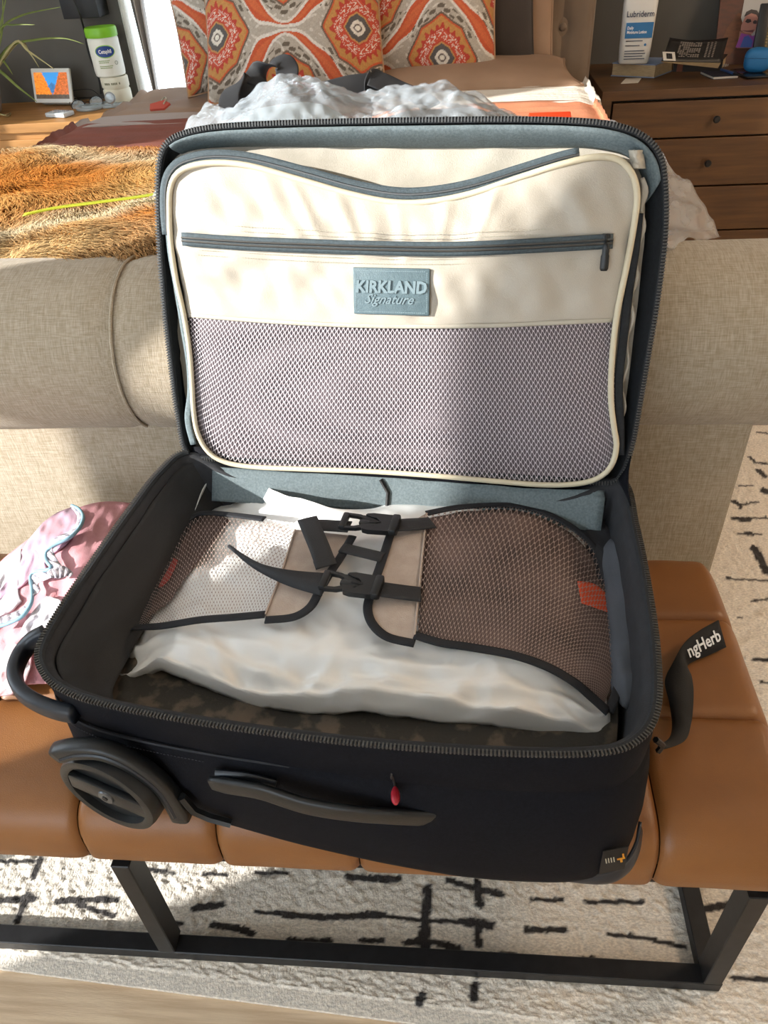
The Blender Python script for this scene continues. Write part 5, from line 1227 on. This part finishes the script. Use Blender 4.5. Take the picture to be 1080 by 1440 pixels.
gl = G(); NN = 30; gl.rows([[(.036*k_*math.cos(2*math.pi*i/NN), .088+.020*k_*math.sin(2*math.pi*i/NN), .0011) for i in range(NN)] for k_ in (.02, .25, .5, .75, 1)], True)
lo_ = part('oval_label', cyl_text(gl, .0582), mat('oval_blue', '1d3f86', .5), wt, smooth=False, solid=.0006)
gr = G().tube([(.036*math.cos(q), .088+.020*math.sin(q), .001) for q in np.linspace(0, 2*math.pi, 31)[:-1]], .0016, 5, closed=True)
part('oval_border', cyl_text(gr, .0582), mat('oval_green', '8fc24a', .5), lo_)
part('lettering', cyl_text(text_geo('Cetaphil', .0175, Matrix.Translation((0, .088, .0020)), .0003, 0, .0005, sx=.80), .0585), M['wink'], lo_, smooth=False)
g = G()
for y, x0, x1 in ((.058, -.03, .012), (.052, -.03, .004), (.040, -.03, .02), (.034, -.03, .016)): [g.box(Matrix.Translation((q_, y, .0010)), .0032, .0024, .0007) for q_ in np.arange(x0, x1, .0042)]
part('small_print', cyl_text(g, .0582), mat('lime_ink', '8aa05a', .7), wt, smooth=False)
part('small_seal', cyl_text(G().tube([(.034+.006*math.cos(q), .048+.006*math.sin(q), .0008) for q in np.linspace(0, 2*math.pi, 13)[:-1]], .0009, 4, closed=True), .0582), mat('grey_ink', '8c9080', .7), wt)
# glasses
gl_ = thing('eyeglasses', 'thin dark framed eyeglasses with folded temples on the nightstand', 'glasses', onL(122, 150))
m_fr = mat('dark_wire', '2b2a2b', .3, metal=.6); m_lens = film('lens', 'c9d4d8', .75, .05)
def ell(px, py, rx, rz, y): 
    c = onL(px, py, .022); c = uy(px, py, y); return [c+np.array((rx*math.cos(q), 0.010*math.sin(q), rz*math.sin(q))) for q in np.linspace(0, 2*math.pi, 25)[:-1]], c
gY = float(onL(122, 152)[1])
for px, py in ((110, 148.5), (135, 143)):
    E_, c_ = ell(px, py, .027, .018, gY); rm = part('rim', G().tube(E_, .0016, 6, closed=True), m_fr, gl_)
    g = G(); g.add([c_]+E_, [(0, 1+i, 1+(i+1) % 24) for i in range(24)]); part('lens', g, m_lens, rm, smooth=False, solid=.0012)
part('bridge', G().tube([uy(x, y, gY) for x, y in ((119, 146), (122, 143), (126, 143))], .0014, 6), m_fr, gl_)
part('temple', G().tube(cr([uy(100, 150, gY), uy(98, 143, gY+.05), uy(108, 138, gY+.09), uy(130, 137, gY+.12)], 20), .0016, 6), m_fr, gl_)
part('temple', G().tube(cr([uy(145, 141, gY), uy(130, 127, gY+.05), uy(112, 126, gY+.08), uy(90, 132, gY+.1), uy(84, 148, gY+.1)], 20), .0016, 6), m_fr, gl_)
# small flat gadgets
q = onL(84, 160, .009); t = thing('white_remote', 'small white rectangular remote lying in front of the eyeglasses', 'remote', onL(84, 160)); FQ = fr(q, (1, -.32, 0), (.32, 1, 0))
part('case', G().box(FQ, .092, .06, .016, .004), mat('pale_grey_plastic', 'c5cacb', .4), t)
g = G()
for i in range(4):
    for j in range(2): g.box(FQ@Matrix.Translation((-.03+.02*i, -.012+.024*j, .0085)), .01, .008, .002)
part('buttons', g, mat('grey_button', '9aa0a3', .5), t, smooth=False)
for nm, lab, px, py in (('charging_puck', 'round pale grey charging puck under the eyeglasses', 127, 153), ('coaster_puck', 'round pale grey disc next to the white canister', 158, 148.5)):
    q = onL(px, py); t = thing(nm, lab, 'charger', q)
    part('disc', G().lathe([(.052, 0), (.055, .003), (.055, .009), (.05, .012), (.03, .011), (.028, .014), (.004, .015)], Matrix.Translation(q), 30), mat('grey_disc', 'aab2b4', .35, metal=.2), t)
q = uz(155, 146, LZ+.02); t = thing('dial_puck', 'small silver round dial standing on the pale disc', 'dial', q+np.array((0, 0, -.005)))
c = uy(155.5, 138, q[1])
MDl = Matrix.Translation(c)@Matrix.Rotation(math.radians(72), 4, 'X')
part('dial', G().lathe([(.02, 0), (.021, .008), (.018, .011), (.016, .0095), (.003, .0095)], MDl, 24), mat('silver', '9ba1a3', .3, metal=.5), t)
part('dial_stem', G().tube([c+np.array((0, 0, -.018)), np.array((c[0], c[1], LZ+.0125))], .005, 8), mat('grey_stem', '8f9597', .4), t)
t = thing('red_tag', 'small red tag lying on the tan duvet by the left pillow', 'tag', uz(228, 150, .93))
part('tag_body', G().prism([(-.03, -.012), (.012, -.018), (.03, 0), (.012, .018), (-.03, .012)], fr(uz(226, 150, .945), (1, .1, .1), (-.1, 1, .5)), .006), mat('red_tag', 'b34a3a', .6), t)
part('cord', G().tube(cr([uz(230, 146, .955), uz(234, 139, .96), uz(231, 137, .96), uz(227, 142, .955)], 16), .002, 5), M['stitch'], t)
# wall box with its cable
t = thing('wall_speaker', 'black box mounted high on the charcoal wall with a hanging cable', 'speaker', uy(120, 20, WB))
q0, q1 = uy(97, 25, WB-.06), uy(147, 23, WB-.06)
part('box', G().bx(q0[0], q1[0], WB-.11, WB-.001, q0[2], q0[2]+.16, .003), mat('black_box', '141519', .5), t)
part('cable', G().tube(cr([uy(102, -4, WB-.125), uy(112, 20, WB-.125), uy(119, 45, WB-.02), uy(122, 65, WB-.02), uy(128, 85, WB-.02), uy(138, 108, WB-.02), uy(142, 132, WB-.02)], 50), .0035, 6), mat('dark_cable', '2a2a2a', .5), t)
# potted grass
pc_ = onL(-22, 162); t = thing('potted_grass', 'potted grass plant with long arching green leaves at the left edge', 'plant', pc_)
part('pot', G().lathe([(.055, 0), (.07, .01), (.09, .09), (.095, .16), (.088, .165), (.085, .15), (.02, .145)], Matrix.Translation(pc_), 30), mat('taupe_pot', '8b8178', .6), t)
m_lf = mat('grass_leaf', '8f9a4e', .5, '6d7c36', 12, transl=.3); m_lf2 = mat('dry_leaf', 'a89c6a', .6)
lv_ = [[(-20, 120), (-2, 45), (6, 10), (12, -25)], [(-20, 120), (0, 60), (4, 20), (3, -20)], [(-20, 115), (0, 45), (30, 22), (85, 10)], [(-20, 110), (0, 42), (20, 35), (49, 35)], [(-20, 120), (10, 68), (50, 56), (90, 54), (118, 62)], [(-20, 70), (-5, 75), (8, 90), (18, 105)], [(-20, 90), (0, 100), (25, 122), (52, 143)], [(-20, 120), (20, 60), (40, 72), (76, 97)], [(-20, 120), (25, 60), (42, 75), (55, 95)]]
for k, l in enumerate(lv_):
    Yb = pc_[1]; C_ = [uy(x, y, Yb-.02-.12*i/29+.03*(k % 3)) for i, (x, y) in enumerate(cr(l, 30))]
    part('leaf', ribbon3(C_, [.011*(1-(i/29)**2)+.0012 for i in range(30)], up=[np.array((0, -.8, .6))]*30), m_lf if k < 7 else m_lf2, t, solid=.0006, smooth='all')
q = onL(5, 163, .004); t = thing('wire_clip', 'small metal wire loop at the left edge of the nightstand', 'clip', q)
part('loop', G().tube([q+np.array((.03*math.cos(a), .018*math.sin(a), .004+.004*math.sin(3*a))) for a in np.linspace(0, 2*math.pi, 25)[:-1]], .0022, 6, closed=True), mat('brass_wire', '8d8059', .35, metal=.7), t)
